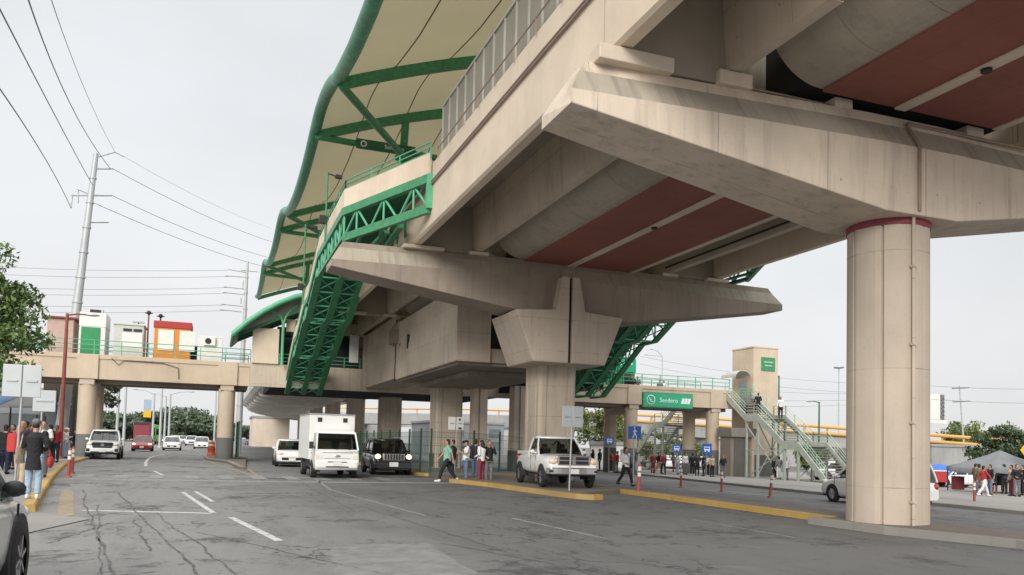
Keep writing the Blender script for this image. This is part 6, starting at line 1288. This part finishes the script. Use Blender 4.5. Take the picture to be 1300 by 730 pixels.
LEFT, RIGHT, AWAY, TOWARD = face((-.94, .34)), face((.94, -.34)), face((.35, .94)), face((-.35, -.94))
# left pavement
p = ground(41, 634, .13); person('person in long black jacket, pale jeans and grey knit cap at the left kerb', p, AWAY+.25, 'phone', 'c_black', 'c_ltdenim', near=True, shoes='shoe_white', hat='c_grey', coat=True, h=1.68)
t = thing('tote_bag', 'cream tote bag hanging on the shoulder of the person in black at left', 'bag', (p.x, p.y, p.z+.75), AWAY+.25); mb = MB(); mb.loft([[(-.34, -.02-w_, z), (-.24, .1-w_*.2, z), (-.22, .16, z), (-.30, .16, z), (-.36, .05, z)] for w_, z in ((.04, 0), (.1, .08), (.08, .3), (.02, .36))], 0, True); part(mb, 'bag', 'c_beige', t, bevel=.02); mb = MB(); mb.tube([(-.28, -.02, .34), (-.22, -.03, .66), (-.2, .06, .68), (-.27, .12, .34)], .016, 6); part(mb, 'strap', 'c_beige', t)
t = thing('handbag', 'red handbag held at the hip of the person in black at left', 'bag', (p.x, p.y, p.z+.62), AWAY+.25); mb = MB(); mb.ell((.29, .06, .17), (.06, .13, .13), 12); part(mb, 'bag', 'cloth_red', t); mb = MB(); mb.tube([(.29, -.03, .3), (.28, .02, .42), (.29, .12, .3)], .012, 6); part(mb, 'strap', 'cloth_red', t)
p = ground(24, 622, .13); person('person in bright blue shirt with long light hair waiting behind the sign post at left', p, AWAY-.3, 'face', 'c_blue', 'c_beige', 'hair_light', near=True, longhair=True, pack=('cloth_red', 'red backpack on the person in blue at the left edge'), h=1.66)
p = ground(30, 608, .13); person('person in navy jacket between the blue and the black jacket at left', p, AWAY, 'stand', 'c_navy', 'c_navy', h=1.74)
p = ground(52, 606, .13); person('dark haired man in white shirt looking down behind the person in black', p, TOWARD+.5, 'phone', 'c_white', 'c_grey', near=True, sleeve='short', h=1.76)
for px, py, top, bot, pose, rz, lab, kw in ((5, 602, 'c_black', 'c_navy', 'stand', AWAY, 'person in black at the extreme left edge of the picture', {}), (14, 596, 'c_maroon', 'c_black', 'bent', TOWARD, 'person in maroon top under the blue tarpaulin', {}), (36, 592, 'c_grey', 'c_black', 'stand', RIGHT, 'person in grey jacket behind the blue shirt at left', {'longhair': True}), (62, 590, 'c_black', 'c_black', 'bent', LEFT, 'person in black beside the dark stall counter', {}), (70, 587, 'c_red', 'c_navy', 'stand', TOWARD, 'person in red top left of the rusty lamp post foot', {}), (82, 582, 'c_white', 'c_ltdenim', 'phone', RIGHT, 'person in white cap and pale jeans by the rusty lamp post', {'hat': 'c_white'}), (86, 578, 'c_black', 'c_grey', 'stand', TOWARD, 'person in black right of the white cap by the lamp post', {}), (95, 578, 'c_navy', 'c_navy', 'stand', LEFT, 'person in dark blue in front of the first bridge column', {}), (76, 580, 'c_olive', 'c_black', 'stand', AWAY, 'person in olive top left of the white cap by the lamp post', {}), (90, 574, 'c_grey', 'c_denim', 'stand', RIGHT, 'person in grey far back between lamp post and bridge column', {}), (128, 574, 'c_black', 'c_black', 'walk', TOWARD, 'person in black walking behind the white double cab pickup', {})):
    p = ground(px, py, .13); person(lab, p, rz, pose, top, bot, h=random.uniform(1.62, 1.76), **kw)
# crossing group
p = ground(567, 612); person('man in mint green shirt and loose black trousers striding left over the crossing', p, LEFT+.1, 'walk', 'c_mint', 'c_black', near=True, sleeve='short', shoes='shoe_white', h=1.74)
t = thing('shoulder_bag', 'black bag hanging at the hip of the man in mint green', 'bag', (p.x, p.y, p.z+.5), LEFT+.1); mb = MB(); mb.ell((.22, -.08, .22), (.07, .16, .17), 10); part(mb, 'bag', 'c_black', t); mb = MB(); mb.tube([(.21, -.12, .36), (.17, -.06, .7), (.12, -.02, .93)], .014, 6); part(mb, 'strap', 'c_black', t)
p = ground(574, 607, .0); person('person in black half hidden behind the man in mint green', p, LEFT, 'stand', 'c_black', 'c_navy', h=1.68)
p = ground(591, 611); person('person in white shirt and black cap with blue jeans, second in the crossing group', p, LEFT+.3, 'phone', 'c_white', 'c_denim', near=True, sleeve='short', hat='c_black', h=1.66, pack=('c_black', 'black backpack on the person in white shirt and cap'))
p = ground(603, 609); person('person in dark blue jacket and jeans in the middle of the crossing group', p, AWAY-.4, 'stand', 'c_navy', 'c_denim', near=True, h=1.72)
p = ground(610, 613); person('long haired woman in white top and maroon trousers in the crossing group', p, LEFT-.5, 'bent', 'c_white', 'c_maroon', near=True, longhair=True, shoes='shoe_white', h=1.68)
p = ground(620, 613); person('person in black jacket and grey trousers at the right of the crossing group', p, TOWARD+.3, 'face', 'c_black', 'c_grey', near=True, shoes='shoe_white', h=1.67, pack=('c_black', 'black backpack at the right end of the crossing group'))
p = ground(794, 617); person('man in white long sleeved shirt and black trousers walking by the blue pedestrian sign', p, RIGHT-.9, 'walkbag', 'c_white', 'c_black', near=True, h=1.76)
t = thing('shoulder_bag', 'black sling bag across the man in white beside the blue sign', 'bag', (p.x, p.y, p.z+.6), RIGHT-.9); mb = MB(); mb.ell((-.2, .08, .3), (.07, .15, .12), 10); part(mb, 'bag', 'c_black', t); mb = MB(); mb.tube([(-.2, .12, .4), (-.1, .19, .62), (.12, .10, .86), (.1, -.12, .8), (-.16, -.1, .42)], .018, 6); part(mb, 'strap', 'c_black', t)
# plaza crowd beneath the right bridge: picture x, depth, clothes
crowd = [(741, 57, 'c_black', 'c_grey', 'stand'), (752, 60, 'c_navy', 'c_black', 'stand'), (761, 57, 'c_black', 'c_navy', 'stand'), (776, 54.5, 'c_red', 'c_black', 'bent'), (783.5, 54.5, 'c_red', 'c_black', 'stand'), (807, 56, 'c_grey', 'c_ltdenim', 'stand'), (829, 52, 'c_maroon', 'c_maroon', 'stand'), (836, 54, 'c_black', 'skin', 'walk'), (842, 53, 'c_maroon', 'c_black', 'walk'), (855, 56, 'c_grey', 'c_maroon', 'stand'), (861, 54, 'c_white', 'c_ltdenim', 'bent'), (870, 55, 'c_white', 'c_grey', 'stand'), (879, 52.5, 'c_black', 'c_black', 'stand'), (885, 53, 'c_navy', 'c_black', 'bent'), (893, 52, 'c_black', 'c_black', 'stand'), (899, 51.5, 'c_white', 'c_black', 'phone'), (904, 51, 'c_beige', 'c_black', 'stand'), (918, 50, 'c_black', 'c_grey', 'bent'), (983, 50, 'c_black', 'c_black', 'stand'), (989, 49.5, 'c_grey', 'c_white', 'stand'), (998, 49, 'c_white', 'c_grey', 'stand')]
WORDS = {'c_black': 'black', 'c_navy': 'dark blue', 'c_red': 'red', 'c_grey': 'grey', 'c_maroon': 'maroon', 'c_white': 'white', 'c_beige': 'beige', 'c_olive': 'olive', 'c_blue': 'blue', 'c_ltdenim': 'pale denim', 'skin': 'short', 'c_pink': 'pink', 'c_denim': 'denim'}
where = ['leftmost in the plaza crowd', 'behind the pickup bonnet', 'just left of the rear bridge column', 'left of the pair by the rear bridge column', 'right of the pair by the rear bridge column', 'beside the front bridge column foot', 'sitting height before the under-bridge stairway', 'walking under the under-bridge stairway', 'striding right of the stairway leg', 'under the left bus sign', 'in front of the left bus sign', 'right of the left bus sign post', 'midway between the two bus signs', 'just left of the right bus sign', 'under the right bus sign', 'right of the right bus sign', 'touching the single bridge column', 'before the olive shelter', 'left of the parked white sedan', 'bent by the stairway legs', 'between stairway leg and white sedan']
for i, (px, Y, top, bot, pose) in enumerate(crowd):
    p = atY(px, 595, Y); person('person in %s top, %s trousers, %s' % (WORDS[top], WORDS[bot], where[i].replace(', ', ' ')), (p.x, Y, gz(p.x)+.13), random.choice([LEFT, RIGHT, TOWARD, AWAY, TOWARD+.5]), pose, top, bot, h=random.uniform(1.6, 1.75), shoes='shoe_white' if i % 3 == 0 else 'c_black', longhair=i % 4 == 1, group='people in the plaza crowd')
tent = [(1243, 32, 'c_olive', 'c_grey', 'stand', 'in green shirt left of the woman in red'), (1249, 31, 'c_red', 'c_white', 'walk', 'in red jacket and white trousers walking before the tent'), (1257, 31.8, 'c_black', 'c_denim', 'stand', 'in black right behind the woman in red'), (1239, 33.5, 'c_maroon', 'c_black', 'bent', 'in maroon at the left tent leg'), (1268, 35.5, 'c_black', 'c_black', 'sit', 'in black sitting under the tent'), (1275, 34.5, 'c_navy', 'c_black', 'bent', 'in navy under the middle of the tent'), (1280, 35.5, 'c_maroon', 'c_grey', 'stand', 'in maroon at the back of the tent'), (1284, 32, 'c_beige', 'c_maroon', 'bent', 'in beige top before the right tent leg'), (1291, 31.5, 'c_black', 'c_grey', 'phone', 'in black with phone before the right tent leg'), (1298, 33, 'c_black', 'c_black', 'stand', 'in black cut by the right picture edge')]
for px, Y, top, bot, pose, lab in tent:
    p = atY(px, 630, Y); person('person '+lab, (p.x, Y, gz(p.x)+.13), random.choice([LEFT, RIGHT, TOWARD, AWAY]) if pose != 'walk' else RIGHT, pose, top, bot, h=random.uniform(1.62, 1.74), shoes='shoe_white' if pose == 'walk' else 'c_black', group='people at the grey market tent')
p = atY(1216, 612, 37.5); t = thing('drinks_cooler', 'dark red cooler box standing by the left tent leg', 'cooler', (p.x, 37.5, gz(p.x)+.13)); mb = MB(); mb.box(-.28, .28, -.25, .25, .06, .82); part(mb, 'box', 'c_maroon', t, bevel=.03); mb = MB(); mb.box(-.3, .3, -.27, .27, .823, .9); part(mb, 'lid', 'cloth_red', t, bevel=.03)
p = atY(1269, 612, 33); t = thing('stool', 'orange plastic stool under the grey market tent', 'stool', (p.x, 33.5, gz(p.x)+.13)); mb = MB(); mb.box(-.17, .17, -.17, .17, .42, .46); part(mb, 'seat', 'barrel', t, bevel=.02)
for sx in (-1, 1):
    for sy in (-1, 1): q = MB(); q.bar((sx*.15, sy*.15, 0), (sx*.13, sy*.13, .42), .035); part(q, 'leg', 'barrel', t)
p = atY(1187, 600, 42); t = thing('vending_cart', 'red and orange vending cart under the small blue parasol', 'cart', (p.x+.6, 42.5, gz(p.x)+.13)); mb = MB(); mb.box(-.7, .7, -.4, .4, .35, 1.1); part(mb, 'body', 'cloth_red', t, bevel=.03); mb = MB(); mb.box(-.75, .75, -.45, .45, 1.103, 1.16); part(mb, 'top', 'off_white', t)
for s in (-1, 1): q = MB(); q.lathe([(.1, 0), (.28, 0), (.28, .06), (.1, .06)], (s*.6-.03, 0, .28), 14, ax='X'); part(q, 'wheel', 'rubber', t)
# on the stairs, bridge and landing
def zon(L, y):
    for (y1, z1), (y2, z2) in zip(L, L[1:]):
        if min(y1, y2) <= y <= max(y1, y2): return z1+(z2-z1)*(y-y1)/(y2-y1)
    return L[-1][1]
for x, y, top, bot, lab, rz in ((41.0, 53.9, 'c_black', 'c_black', 'person in black with bag climbing the upper flight of the grey stairway', AWAY), (41.6, 51.9, 'c_white', 'c_black', 'person in white top on the upper landing of the grey stairway', TOWARD)):
    person(lab, (x, y, zon(SL, y)+.02), rz, 'climb' if y > 53 else 'stand', top, bot)
person('person in white on the concrete landing block at the stairway', (43.2, 45.6, 1.97), TOWARD, 'stand', 'c_white', 'c_white', longhair=False)
for px, top, lab in ((803.5, 'c_black', 'person in black leaning on the right footbridge railing, left of the kiosk pair'), (809.5, 'c_grey', 'person in grey leaning on the right footbridge railing beside the green kiosk'), (854, 'c_grey', 'person in grey far along the right footbridge above the sign, left of two'), (859, 'c_white', 'person in white far along the right footbridge above the sign, right of two')):
    p = atY(px, 480, 57); person(lab, (p.x, 57 if px < 820 else 59, 5.6), TOWARD, 'bent', top, 'c_black', h=1.68)
